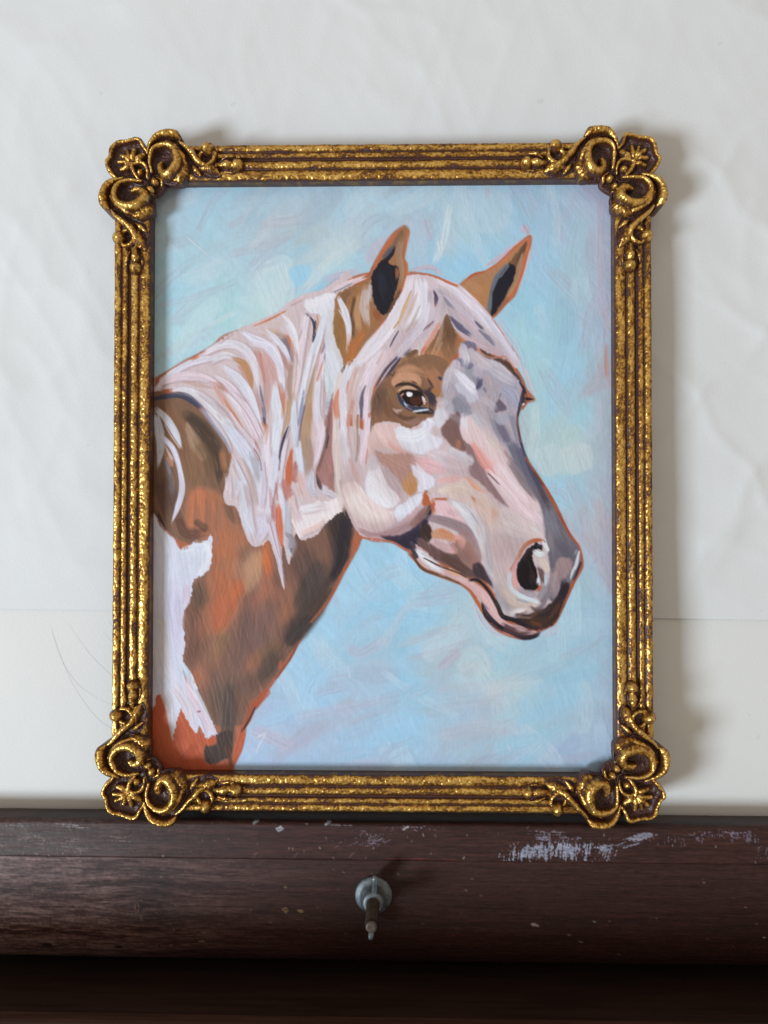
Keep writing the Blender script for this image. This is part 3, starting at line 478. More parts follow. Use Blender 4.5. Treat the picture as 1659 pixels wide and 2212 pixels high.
# eye socket brown
P('435,560 440,400 500,220 600,110 700,30 900,-20 1040,40 1015,150 1020,300 955,370 945,470 880,500 820,540 740,575 620,535 540,525 470,535', (140, 98, 70), f=1.5)
S('520,240 480,380 470,500', (80, 120, 80), (112, 82, 66), a=.9, soft=.7); S('560,330 580,430 660,500', (60, 110, 70), (124, 84, 62), a=.8, soft=.8); S('640,130 740,110 860,150', (70, 100, 70), (192, 138, 104), a=.9, soft=.7)
P('590,190 660,130 800,140 830,230 760,200 680,200 615,240', (204, 150, 116), f=2); S('880,100 960,200 960,320', (100, 110, 70), (176, 116, 80), a=.8, soft=.8); S('680,500 760,530 860,500', (40, 60, 30), (150, 110, 100), a=.9, soft=.7)
S('600,440 700,500 800,480', (20, 40, 20), (110, 74, 58), a=.8, soft=.7); S('940,270 990,290 980,340', 50, (176, 116, 64), a=.8, soft=.8)
S('615,245 660,222 750,225 810,255 860,310', (14, 28, 26, 26, 16), (66, 52, 48)); S('640,275 720,248 800,270', (20, 36, 20), (206, 166, 132)); S('750,195 800,215', 12, (96, 66, 52)); S('880,170 905,215 930,265', (10, 20, 10), (92, 66, 56)); S('965,160 990,175 1015,190', (14, 30, 14), (80, 68, 88)); S('895,180 940,250', 6, (70, 54, 56), a=.7)
S('850,270 910,320 930,420', (30, 60, 60), (62, 60, 84), a=.95, soft=.5); S('880,300 900,260', 30, (86, 62, 66), a=.8); S('640,290 670,360 740,415 850,425 920,430', (14, 36, 40, 40, 24), (54, 68, 104))
P('655,285 720,258 800,272 850,305 872,370 835,398 745,388 690,350', (44, 26, 28), f=.8); P('735,345 790,315 835,345 830,380 770,388', (96, 46, 30), f=2)
P('708,292 735,282 760,296 752,318 722,322', (232, 234, 238), f=.8, rag=.2); S('838,318 852,345 855,380', (16, 24, 18), (228, 226, 234)); S('865,360 855,382', 16, (232, 170, 160)); S('685,300 672,312', 14, (214, 150, 140))
S('690,365 705,388 730,400', (10, 16, 8), (176, 200, 224)); S('700,400 760,430', 10, (206, 140, 126), a=.7); S('765,442 840,432 905,424', (12, 18, 10), (206, 220, 234)); S('790,458 860,450 930,462', (12, 24, 10), (54, 42, 42)); S('900,420 930,450', 20, (64, 58, 76))
S('620,440 680,430', 22, (196, 172, 178), a=.8); S('610,425 640,455', 20, (196, 160, 140), a=.6); S('470,290 500,360', 10, (88, 62, 50), a=.7); S('560,130 600,150 620,110', 12, (90, 66, 60), a=.8)
# brow and forehead
P('1080,60 1190,110 1330,30 1450,40 1560,130 1640,260 1610,420 1450,330 1330,290 1300,360 1200,380 1100,280 1020,330 1010,200', (196, 190, 204), f=3); P('1150,10 1250,60 1200,110 1150,60 1110,110 1090,40', (118, 118, 148), f=2, a=.85)
P('1095,175 1150,130 1215,190 1270,280 1290,340 1230,370 1170,320 1120,270', (218, 220, 236), f=1.5); S('1060,120 1040,260 1000,360', (70, 80, 60), (186, 180, 194), a=.9, soft=.7); S('1110,60 1100,180', 80, (206, 200, 212), a=.8, dry=.4)
S('1290,170 1300,230 1280,270', (30, 46, 20), (96, 96, 124), a=.9); S('1320,180 1300,230', (20, 36), (88, 86, 116), a=.9); S('1240,110 1200,150', 30, (164, 172, 182), a=.8, dry=.5); S('1250,150 1290,260', 30, (150, 146, 164), a=.6, soft=.8)
S('1380,60 1470,140 1560,200', (90, 130, 90), (192, 188, 202), a=.8, soft=.9); S('1350,230 1420,300 1400,420', (110, 130, 90), (186, 178, 186), a=.8, soft=.8); S('1520,220 1580,340 1560,480', (120, 130, 90), (170, 172, 194), a=.9, soft=.7); S('1350,130 1370,260', 60, (176, 170, 184), a=.6, soft=.9)
S('1640,220 1635,340', (20, 24), (214, 160, 150), a=.7); P('1460,345 1490,370 1520,425 1430,450 1425,410', (126, 116, 132), f=1.5); S('1475,290 1455,340', 14, (136, 134, 156), a=.8); S('1360,330 1390,380', 16, (222, 160, 144), a=.6, dry=.5)
P('1110,320 1200,370 1250,450 1180,480 1080,440 1070,380', (150, 150, 166), f=3); S('1030,330 1060,420 1000,470', (60, 70, 70), (186, 184, 196), a=.9, soft=.6); P('940,440 1000,420 1040,470 990,580 940,540', (206, 208, 220), f=2)
P('990,590 1050,500 1140,450 1160,560 1170,660 1220,690 1190,760 1120,760 1050,700 1010,650', (130, 96, 94), f=2.5); S('1080,480 1150,520', 50, (150, 136, 144), a=.7, soft=.8); S('1130,690 1120,750', 40, (168, 108, 76), a=.8, soft=.7)
P('1180,680 1260,740 1340,880 1450,1000 1560,1130 1618,1265 1560,1245 1420,1130 1300,1010 1220,950 1200,820', (146, 116, 120), f=2); S('1480,1080 1600,1250', (50, 70, 20), (142, 96, 94), a=.9, soft=.6)
# bridge of the nose
P('1150,520 1240,470 1340,540 1440,650 1520,800 1600,940 1700,1080 1780,1230 1700,1300 1600,1200 1480,1020 1360,880 1250,740 1160,660', (220, 196, 200), f=2); S('1240,690 1320,830 1440,1000', (30, 70, 40), (226, 152, 146), a=.9, soft=.6); S('1300,740 1420,900', (30, 50), (226, 170, 166), a=.8, soft=.7)
S('1170,480 1180,620', (60, 50), (216, 214, 226), a=.9); S('1240,450 1380,600', (90, 90), (196, 196, 206), a=.8, soft=.8); S('1370,640 1500,820', (90, 60), (222, 206, 200), a=.9, soft=.7); S('1450,870 1600,1060 1700,1200', (50, 60, 50), (226, 208, 218), a=.9, dry=.3)
S('1400,470 1480,600 1560,720', (70, 110, 90), (156, 158, 172), a=.9, soft=.7); P('1430,510 1500,560 1550,680 1500,680 1450,600', (124, 116, 140), f=2); P('1440,480 1540,450 1520,540 1450,540', (188, 190, 206), f=2, a=.9)
S('1560,460 1600,620 1640,760', (60, 50, 60), (148, 152, 174), a=.9, soft=.6); S('1540,680 1640,860 1740,1050', (60, 110, 100), (112, 116, 136), a=.95, soft=.6); S('1500,760 1600,900', (16, 40), (128, 106, 116), a=.7, dry=.7)
S('1655,260 1620,420 1605,520 1625,650 1660,780', (22, 26, 16, 20, 20), (62, 56, 84)); S('1600,450 1610,600 1640,700', 8, (190, 90, 56), a=.9)
# far eye
org(1300, 800); S('1520,1440 1560,1520 1550,1640', (16, 30, 36), (50, 44, 66)); P('1566,1535 1590,1560 1628,1582 1596,1600 1570,1612 1556,1580', (140, 80, 58), f=1, rag=.2); S('1565,1580 1640,1584', (26, 8), (44, 32, 40)); S('1555,1620 1548,1628', 16, (220, 226, 234)); S('1575,1615 1540,1655', 14, (196, 94, 58))
S('1480,1370 1540,1450', (20, 14), (70, 62, 84), a=.9)
# cheek
org(1250, 1400)
P('450,560 520,540 640,560 680,700 640,760 480,740 420,800 390,700', (218, 188, 186), f=3); S('480,560 560,680 680,760', (60, 80, 50), (226, 196, 192), a=.8, soft=.7); S('560,690 650,760 740,770', (20, 40, 20), (226, 174, 166), a=.8, soft=.7)
P('620,590 680,560 760,600 830,585 850,520 910,490 945,540 900,610 990,660 980,720 880,770 820,785 740,765 690,745 650,690', (216, 218, 232), f=2); S('660,640 780,640 900,580', (80, 100, 60), (222, 226, 236), a=.8, dry=.2); S('880,500 930,530', 14, (234, 234, 236), a=.8)
P('455,760 560,790 740,785 800,870 770,930 800,1040 790,1100 730,1120 670,1050 610,960 530,900', (184, 142, 132), f=2.5); S('560,830 680,900', 100, (188, 144, 130), a=.7, soft=.8); P('690,1000 760,930 800,1050 780,1095 720,1110 670,1060', (200, 144, 96), f=3); S('760,1040 740,1100', 50, (206, 140, 72), a=.7, soft=.8)
S('780,830 920,880 1060,920', (60, 130, 90), (220, 176, 182), a=.95, soft=.6); S('900,780 1040,830 1180,880', (90, 130, 110), (214, 202, 212), a=.9, soft=.6); S('1080,760 1210,840', (60, 90), (206, 204, 214), a=.9, soft=.6); S('960,1010 1080,990 1200,1000', (40, 70, 30), (226, 182, 180), a=.9, soft=.6)
P('765,880 850,930 940,985 925,1040 860,1095 800,1090 805,1010 760,940', (216, 216, 234), f=1.2); S('770,880 840,960 860,1060', 60, (222, 222, 236), a=.8, dry=.2)
P('390,960 440,860 500,900 560,1040 650,1150 600,1220 440,1210 380,1090', (222, 224, 234), f=2); P('400,830 450,800 490,880 420,930', (200, 196, 206), f=2, a=.8); S('520,890 590,1000 690,1130', (50, 90, 60), (186, 172, 180), a=.9, soft=.6); S('430,1020 540,1160', 110, (226, 228, 236), a=.7, dry=.2)
P('190,1060 300,1020 400,1130 560,1240 640,1260 600,1360 480,1430 350,1400 250,1260', (224, 208, 208), f=3); S('260,1100 340,1240 460,1330', (80, 130, 110), (226, 216, 212), a=.8, soft=.7); S('280,1010 350,1080 400,1160', 8, (236, 232, 236), a=.7)
S('600,1300 720,1290 820,1180', (70, 90, 50), (206, 178, 184), a=.9, soft=.7); P('620,1240 720,1160 830,1110 825,1180 730,1270 650,1340', (218, 224, 240), f=1.2)
S('320,1400 450,1450 620,1420 760,1330', (30, 60, 70, 50), (180, 146, 150), a=.85, soft=.8); S('420,1470 560,1480', 30, (206, 170, 172), a=.7, soft=.8)
P('500,1450 620,1450 740,1400 830,1310 900,1200 915,1270 880,1340 860,1440 830,1500 790,1560 730,1560 640,1520 560,1490', (54, 48, 74), f=2); S('340,1460 470,1480 600,1500 700,1560', (8, 12, 12, 14), (204, 100, 60)); S('800,1340 870,1240', 50, (96, 72, 84), a=.7, soft=.8)
S('740,1380 850,1260 910,1180', (50, 70, 40), (146, 104, 96), a=.85, soft=.7); P('865,1080 900,1160 905,1200 850,1210 840,1170', (198, 98, 56), f=1.5); S('870,1080 900,1110', 14, (120, 100, 92), a=.7)
S('920,1170 930,1280', (44, 30), (196, 96, 56)); S('930,1150 1050,1152', (16, 20), (202, 96, 58)); S('880,1100 930,1080 960,1130', 34, (206, 186, 182), a=.8, soft=.7)
# side of the mouth
P('960,1080 1100,1020 1220,980 1340,1080 1450,1220 1640,1260 1700,1400 1640,1600 1440,1640 1380,1480 1280,1330 1160,1180 1040,1130', (220, 202, 198), f=3); S('1000,1070 1160,1060 1260,1120', (60, 80, 60), (222, 208, 194), a=.8, soft=.8); S('1190,970 1260,1040 1340,1100', (20, 50, 20), (226, 160, 128), a=.8, soft=.7); S('1240,1130 1280,1190', 26, (206, 110, 70), a=.7, dry=.3)
S('1300,1180 1420,1320', 90, (224, 196, 182), a=.7, soft=.9); S('1400,1220 1440,1340', 40, (222, 170, 150), a=.6, soft=.8)
P('945,1175 1050,1175 1100,1240 1180,1360 1060,1310 950,1270', (224, 188, 196), f=1.5); S('960,1270 1070,1310 1180,1370', 12, (232, 220, 224), a=.8); S('1040,1240 1130,1300', 40, (200, 170, 180), a=.7)
S('1065,1175 1170,1230 1270,1360 1330,1500 1370,1660', (40, 90, 100, 90, 50), (206, 212, 222), dry=.25); S('1230,1260 1330,1430 1380,1600', (10, 20, 20), (150, 160, 170), a=.7); S('1090,1180 1210,1290', 30, (222, 224, 230), a=.8)
S('880,1300 1020,1330 1180,1400 1270,1500', (50, 80, 90, 40), (152, 130, 138), a=.95, soft=.5); P('830,1380 880,1350 920,1420 890,1500 820,1480', (74, 52, 48), f=2); P('920,1410 1000,1390 1100,1450 1090,1500 1000,1480 920,1470', (206, 152, 124), f=2); S('990,1400 1040,1430', 30, (216, 132, 84), a=.7, soft=.8)
S('920,1500 1040,1560 1100,1590', (50, 60, 40), (198, 164, 172), a=.9, soft=.6); S('1120,1480 1100,1560', (70, 80), (228, 164, 158), a=.9, soft=.6); S('1170,1430 1240,1540 1270,1620', (80, 120, 100), (160, 128, 130), a=.9, soft=.7); S('1180,1560 1200,1640', 60, (186, 128, 112), a=.8, soft=.7)
S('800,1480 880,1570 980,1640', (40, 70, 60), (120, 92, 92), a=.95)
# --- muzzle
org(1600, 1750)
P('640,700 760,500 900,540 1080,700 1080,760 960,770 880,880 820,1000 800,1100 840,1200 960,1260 900,1360 800,1360 730,1280 690,1150 640,980 600,850', (212, 198, 200), f=4)
S('560,600 640,800 660,960', (90, 110, 60), (206, 198, 202), a=.8, soft=.8); S('740,620 860,700 1000,730', (120, 130, 60), (220, 212, 216), a=.8, soft=.8); S('700,520 690,640', 50, (220, 176, 152), a=.7, soft=.8); S('740,820 780,960', 130, (220, 196, 202), a=.8, soft=.9)
S('640,200 760,340 900,520 1040,640', (50, 90, 110, 70), (224, 204, 212), a=.95, dry=.2); S('640,210 740,310', 14, (120, 90, 92), a=.8, dry=.6); S('1000,520 1080,620 1090,720', (40, 60, 40), (222, 200, 212), a=.9); S('1000,650 1060,700', 16, (200, 214, 210), a=.7)
S('820,130 940,290 1050,440', (50, 80, 50), (146, 130, 136), a=.95, soft=.5); S('780,20 830,130', 16, (196, 160, 150), a=.7, dry=.5)
P('900,20 960,110 1010,200 1080,300 1150,430 1230,590 1290,700 1360,800 1385,880 1380,980 1330,1080 1270,1180 1180,1250 1120,1200 1140,1050 1130,900 1110,740 1090,600 1060,460 1000,360 930,200', (112, 108, 122), f=2)
S('880,0 960,180 1040,330', (60, 70, 50), (98, 102, 126), a=.9, soft=.6); S('920,10 980,170 1060,330 1120,460', (20, 34, 40, 30), (72, 74, 102), a=.85, soft=.6); S('1050,330 1120,460 1200,640', (30, 50, 50), (88, 78, 90), a=.8, soft=.7)
S('1130,480 1150,640 1190,760', (80, 120, 120), (132, 132, 148), a=.8, soft=.8); S('1240,660 1330,780', (60, 60), (120, 112, 120), a=.8, soft=.8); S('1200,780 1300,880 1320,960', (60, 90, 60), (104, 100, 116), a=.8, soft=.7)
P('1190,920 1290,890 1320,950 1260,1060 1200,1070', (158, 134, 138), f=3); S('1140,700 1150,860', (40, 70), (140, 130, 142), a=.8, soft=.8); S('940,80 1060,260 1170,450 1290,690 1370,800', (14, 22, 30, 24, 14), (172, 78, 46), a=.95); S('1370,800 1400,950 1320,1110 1240,1290 1170,1430', (12, 14, 30, 30, 26), (176, 78, 44), a=.95); S('1010,200 1090,320', 14, (100, 56, 48), a=.8)
# dark lower muzzle
P('1260,1100 1300,1130 1260,1240 1215,1360 1160,1430 1080,1470 1000,1480 900,1440 830,1390 880,1340 960,1350 1080,1310 1170,1230', (66, 48, 52), f=3); S('940,1390 1080,1420 1180,1370', (60, 90, 50), (86, 54, 44), a=.9, soft=.7); S('1000,1420 1060,1440', 30, (120, 64, 40), a=.7, soft=.7); S('1240,1080 1250,1160 1190,1260', (50, 70, 60), (52, 44, 64), a=.85, soft=.6)
S('1060,1310 1000,1360', 40, (110, 72, 56), a=.7, soft=.8); S('1170,1000 1180,1130 1150,1230', (50, 80, 50), (168, 148, 152), a=.9, soft=.7); S('1120,1180 1060,1290 1000,1320', (40, 60, 40), (120, 110, 118), a=.8, soft=.8)
P('700,1120 800,1130 860,1190 1000,1250 1060,1270 960,1320 840,1320 780,1360 740,1310', (206, 192, 184), f=3); S('760,1150 840,1260 940,1290', (60, 90, 40), (214, 198, 184), a=.8, soft=.7); S('700,1100 740,1250 830,1370', (30, 50, 40), (182, 184, 196), a=.9, soft=.6)
S('830,1330 900,1320 945,1300', (30, 44, 24), (230, 230, 232)); S('800,1370 880,1370', 30, (190, 196, 204), a=.8); S('960,1330 880,1370 1000,1380', 20, (150, 120, 112), a=.6, dry=.6)
# lips and chin
P('90,740 180,790 300,860 420,870 540,940 640,1040 690,1160 640,1100 540,1060 480,1050 380,990 280,950 180,900 100,820', (112, 82, 80), f=2); S('260,880 420,980 500,1040', (50, 80, 50), (102, 72, 66), a=.9, soft=.6); P('380,760 500,780 560,900 620,1000 520,1000 420,900', (158, 118, 112), f=3); P('520,950 570,940 620,990 670,1080 670,1120 600,1080 530,1030', (74, 60, 70), f=2)
S('460,840 520,960', (50, 60), (150, 100, 94), a=.8, soft=.8); S('600,860 640,1000 690,1100', (30, 40, 30), (196, 188, 196), a=.8, soft=.7); S('640,960 680,1060', 20, (206, 216, 226), a=.8)
P('20,790 60,790 150,860 250,950 340,1000 440,1040 520,1090 600,1150 680,1260 730,1360 800,1420 960,1480 1040,1490 1000,1530 900,1540 800,1510 700,1450 640,1390 590,1290 530,1190 440,1110 330,1070 200,1020 110,970 50,900', (206, 170, 172), f=1.5)
S('30,800 60,890', (50, 40), (60, 58, 80), a=.9); S('60,830 120,890 200,960 300,1010', (24, 70, 64, 40), (218, 222, 230), dry=.15); S('330,1000 400,1030', (40, 36), (224, 172, 130), a=.9); S('100,860 250,940', 10, (160, 170, 180), a=.7); S('20,870 110,985 220,1030 330,1070 430,1115', (16, 26, 26, 20, 14), (116, 70, 44), a=.95)
S('120,900 260,970 400,1020 470,1060', (10, 16, 14, 14), (84, 58, 50), a=.9); S('400,1060 500,1110 600,1200 680,1320 760,1430', (30, 60, 80, 70, 40), (216, 178, 180), a=.9, dry=.2); S('500,1180 560,1270 600,1350', (16, 26, 14), (190, 98, 50), a=.95)
S('488,1082 540,1075 600,1110 670,1200 720,1290 760,1370 850,1400 960,1450', (22, 28, 28, 34, 36, 40, 36, 24), (48, 38, 48)); S('590,1080 660,1150 710,1240', (8, 16, 8), (196, 98, 56)); S('760,1370 880,1410', 30, (40, 36, 52), a=.8)
S('590,1260 630,1360 720,1450 830,1500 930,1540 1020,1525 1060,1488', (16, 46, 50, 40, 46, 40, 30), (50, 38, 52)); S('600,1270 650,1330', (14, 30), (130, 120, 140), a=.6); S('700,1440 780,1480', 30, (36, 34, 52), a=.8); S('760,1440 860,1490 1000,1500', (40, 60, 40), (92, 62, 68), a=.9, soft=.6); S('840,1440 900,1460 960,1480', (16, 34, 16), (176, 146, 154), a=.9); S('860,1470 1000,1495', 8, (206, 180, 186), a=.7)
S('660,1420 760,1490 900,1552', 6, (196, 92, 56), a=.9)
S('560,560 620,720 650,900 680,1050', (40, 60, 50, 30), (170, 166, 178), a=.55, dry=.5, soft=.5); S('520,500 590,640 620,800', (20, 40, 20), (222, 222, 230), a=.6, dry=.5); S('700,560 720,700 700,820', (50, 90, 60), (216, 202, 204), a=.5, dry=.6, soft=.5)
S('760,480 860,600 980,680', (40, 70, 40), (224, 216, 222), a=.6, dry=.5, soft=.5); S('800,740 780,880 760,1000', (60, 90, 60), (210, 186, 192), a=.55, dry=.6, soft=.5); S('700,1150 760,1260 860,1330', (30, 60, 40), (160, 158, 170), a=.6, dry=.5)
S('340,780 420,860 500,960', (40, 70, 40), (140, 104, 98), a=.6, dry=.5, soft=.5); S('230,700 330,720 400,770', (30, 56, 30), (206, 140, 104), a=.7, dry=.5, soft=.5); S('200,760 300,810 400,840', (30, 50, 30), (200, 164, 168), a=.7, dry=.5); S('380,720 430,760 420,840', (40, 60, 40), (226, 164, 156), a=.7, dry=.5, soft=.5)
S('1120,1080 1110,1190 1060,1290', (40, 60, 40), (134, 128, 138), a=.6, dry=.5); S('1230,1000 1200,1120 1180,1220', (40, 50, 30), (150, 128, 134), a=.6, dry=.5); S('980,1290 1060,1330 1160,1290', (20, 40, 20), (84, 62, 62), a=.6, dry=.6); S('1130,1390 1190,1310 1220,1240', (20, 40, 20), (112, 62, 44), a=.6, dry=.5)
# nostril
S('820,1000 870,920 930,810 990,765 1060,752 1085,775', (16, 26, 30, 34, 34, 20), (192, 90, 48)); S('860,920 900,850', 20, (206, 150, 130), a=.7); S('880,900 850,1010 860,1110 890,1160', (30, 50, 56, 40), (218, 156, 154), a=.95, soft=.5)
P('1005,790 1050,782 1082,800 1078,835 1035,825 1005,850 1000,910 1030,990 1045,1060 1050,1130 1000,1170 930,1150 885,1095 870,1035 890,940 940,850', (38, 24, 34), f=1); S('1000,1010 1000,1130', (40, 50), (72, 44, 46), a=.8, soft=.7); S('1050,960 1080,1050 1085,1130', (30, 50, 30), (106, 76, 80), a=.9, soft=.6)
P('1004,835 1040,828 1068,852 1085,790 1115,800 1120,850 1105,880 1120,940 1105,985 1062,975 1024,925 1004,880', (196, 184, 184), f=2); S('1010,840 1060,870 1110,860', (30, 44, 30), (214, 224, 230)); S('1095,770 1120,830', (30, 30), (216, 222, 230)); S('1040,800 1070,800', 20, (64, 62, 84)); S('1080,930 1120,990', (60, 40), (214, 198, 186), a=.8, soft=.7)
S('1062,1120 1050,1150 1025,1170', (20, 34, 16), (196, 84, 44)); S('1046,1055 1040,1120', (22, 26), (202, 226, 234)); S('1102,1025 1105,1090 1095,1140', (24, 24, 20), (184, 202, 214)); S('880,1140 940,1180 1060,1190', (30, 60, 60), (164, 152, 164), a=.9, soft=.6); S('1090,1140 1060,1210', 50, (150, 144, 154), a=.8, soft=.7)
S('825,1015 812,1080 840,1160 930,1215 1070,1262', (28, 34, 36, 32, 20), (200, 218, 230)); S('870,1230 980,1260', 20, (150, 170, 190), a=.7, dry=.5)
S('1375,840 1350,950 1320,1010 1300,1080', (16, 28, 24, 10), (204, 210, 220), dry=.5); S('1390,930 1330,1080', 16, (52, 44, 58), a=.9); S('1355,830 1340,870', 14, (170, 174, 188), a=.7); S('1085,750 1110,780', 8, (70, 60, 70), a=.8)
# --- glazes that model the head
org(1250, 1400)
P('1120,80 1600,150 1640,300 1600,520 1640,760 1800,1080 1700,1100 1500,800 1350,600 1250,450 1080,440 1000,360', (118, 112, 134), f=12, a=.26)
P('440,700 760,760 800,1100 640,1200 420,1000', (160, 118, 112), f=12, a=.20)
P('180,1180 330,1400 560,1480 800,1380 860,1200 700,1310 420,1340 280,1260', (140, 100, 108), f=10, a=.32)
P('1000,1060 1300,1030 1640,1300 1680,1600 1400,1600 1250,1300', (166, 134, 132), f=12, a=.24); P('1000,800 1200,820 1330,1000 1240,1000 1040,940', (160, 126, 132), f=10, a=.25)
P('130,700 230,650 320,900 330,1050 190,1130 140,900', (170, 138, 134), f=10, a=.25)
org(1600, 1750); P('700,700 1000,740 900,900 820,1100 860,1220 1000,1280 780,1340 660,1050', (160, 140, 146), f=10, a=.32)
org(1300, 800); P('870,700 1000,760 1300,1080 1440,1250 1280,1230 1000,1010 930,880', (140, 128, 146), f=10, a=.28); P('600,1000 760,960 640,1180 470,1330 330,1560 300,1500 420,1280', (150, 120, 128), f=10, a=.22)
# --- broken tones on the forehead
org(1500, 1000, 600/1659)
S('860,1010 900,1120 880,1230', (60, 90, 60), (206, 202, 214), a=.8, dry=.4, soft=.5); S('980,1060 1060,1150 1180,1240', (50, 90, 60), (204, 190, 200), a=.75, dry=.4, soft=.5); S('780,1250 860,1330 960,1440 1010,1520', (40, 100, 110, 40), (220, 220, 234), a=.9, dry=.3, soft=.4)
S('740,1200 690,1330 660,1470', (50, 80, 60), (196, 190, 202), a=.8, dry=.5, soft=.5); S('880,1240 940,1300 980,1380', (40, 60, 30), (150, 156, 170), a=.75, dry=.5); S('1080,1300 1150,1380 1120,1500', (60, 90, 60), (178, 164, 172), a=.8, dry=.4, soft=.6)
S('1010,1450 1050,1390 1075,1340', (26, 60, 20), (90, 90, 118), a=.9, dry=.4); S('1090,1440 1110,1470', 30, (120, 116, 140), a=.7); S('1290,1440 1390,1500 1440,1600', (70, 120, 90), (168, 172, 196), a=.85, dry=.3, soft=.5); S('1200,1260 1320,1330 1430,1400', (60, 90, 50), (196, 194, 208), a=.8, dry=.4, soft=.6)
S('1240,1150 1350,1260 1450,1340', (14, 26, 16), (214, 206, 216), a=.5, dry=.6); P('1240,1590 1290,1600 1320,1660 1210,1690', (112, 102, 122), f=2); S('800,1500 860,1570 900,1650', (60, 90, 60), (150, 150, 166), a=.8, dry=.4, soft=.6); S('1130,1530 1150,1580', 20, (220, 160, 146), a=.6, dry=.6)
S('1050,1540 1180,1620 1230,1700', (60, 70, 50), (190, 184, 196), a=.7, dry=.5, soft=.5); S('600,1560 680,1600', (50, 60), (196, 190, 204), a=.7, dry=.5)
# --- left strands over the withers
org(570, 1300)
S('90,640 160,710 240,830 300,970', (40, 66, 56, 8), (206, 212, 228), dry=.25); S('80,680 110,820 120,960 95,1130', (50, 80, 60, 8), (204, 210, 232), dry=.3); S('130,860 220,960 270,1100 295,1280 260,1430 205,1570', (40, 46, 40, 50, 46, 6), (212, 212, 234), dry=.25); S('150,920 220,1060', (10, 30), (222, 196, 196), a=.8); S('150,760 210,860 280,960', 10, (226, 230, 240), a=.7); S('170,1050 200,1180', (40, 16), (150, 148, 160), a=.7, dry=.5); S('180,1040 210,1090', 30, (214, 140, 106), a=.6, soft=.8)
# --- warm outline left showing along contours
org(0, 0, 1)
for a, b in ((34, 49), (71, 78)): S(' '.join(_sp[a:b]), 6, (192, 98, 58), a=.55, dry=.5)
# --- fine weave and bristle relief
HGT += .10*vnoise(_X/1.3, _Y/14., 31)+.06*vnoise(_X/1.1, _Y/1.1, 32)
_l = COL.mean(-1, keepdims=True); _w = np.clip((COL[..., :1]-COL[..., 2:])*3, 0, 1)*np.clip((.62-_l)*6, 0, 1)
_w = _w*np.clip((.47-(COL[..., :1]-COL[..., 2:]))*8, .35, 1)
COL = (_l+(COL-_l)*(1.02-.12*_w))*(1+.10*_w*np.clip(_l*6-1.2, 0, 1))
_l = COL.mean(-1, keepdims=True); COL = (_l+(COL-_l)*.90)*(1+.10*(_l-.70)/np.maximum(_l, .1))
COL = np.clip(COL*(1+.012*vnoise(_X/1.2, _Y/9., 33)+.012*vnoise(_X/2., _Y/2., 34))[..., None], 0, 1)
PIC_C, PIC_H = COL.copy(), HGT.copy()
# ---------------------------------------------------------------- helpers
def s2l(c):
    c = np.asarray(c, float); return np.where(c <= .04045, c/12.92, ((c+.055)/1.055)**2.4)
def tag(o, label=None, cat=None, kind=None, group=None):
    if label: o['label'] = label
    if cat: o['category'] = cat
    if kind: o['kind'] = kind
    if group: o['group'] = group
    return o
def empty(name, loc=(0, 0, 0), rot=(0, 0, 0)):
    o = bpy.data.objects.new(name, None); COLL.objects.link(o); o.empty_display_size = .02
    o.location = loc; o.rotation_euler = rot; return o
def mesh_obj(name, V, Fq, mat, parent=None, smooth=True, attrs=None):
    """V (n,3); Fq = list of faces or an (m,4) array; attrs: name -> (n,) or (n,3) per-vertex values"""
    me = bpy.data.meshes.new(name); V = np.asarray(V, np.float32)
    if isinstance(Fq, np.ndarray):
        m, k = Fq.shape
        me.vertices.add(len(V)); me.vertices.foreach_set('co', V.ravel())
        me.loops.add(m*k); me.loops.foreach_set('vertex_index', Fq.astype(np.int32).ravel())
        me.polygons.add(m); me.polygons.foreach_set('loop_start', np.arange(0, m*k, k, dtype=np.int32))
        me.polygons.foreach_set('loop_total', np.full(m, k, np.int32))
        me.update(calc_edges=True)
    else:
        me.from_pydata(V.tolist(), [], [list(map(int, f)) for f in Fq]); me.update()
    me.polygons.foreach_set('use_smooth', np.full(len(me.polygons), smooth))
    for nm, a in (attrs or {}).items():
        a = np.asarray(a, np.float32)
        if a.ndim == 1:
            at = me.attributes.new(nm, 'FLOAT', 'POINT'); at.data.foreach_set('value', a)
        else:
            at = me.attributes.new(nm, 'FLOAT_COLOR', 'POINT')
            at.data.foreach_set('color', np.c_[a, np.ones(len(a))].astype(np.float32).ravel())
    me.materials.append(mat)
    o = bpy.data.objects.new(name, me); COLL.objects.link(o)
    if parent: o.parent = parent
    return o
def grid_faces(ny, nx):
    i = np.arange(ny*nx).reshape(ny, nx)
    return np.stack([i[:-1, :-1], i[1:, :-1], i[1:, 1:], i[:-1, 1:]], -1).reshape(-1, 4)
def box_geo(x0, x1, y0, y1, z0, z1, bev=0.0):
    V = [(x, y, z) for x in (x0, x1) for y in (y0, y1) for z in (z0, z1)]
    F = [(0, 1, 3, 2), (4, 6, 7, 5), (0, 4, 5, 1), (2, 3, 7, 6), (0, 2, 6, 4), (1, 5, 7, 3)]
    return V, F

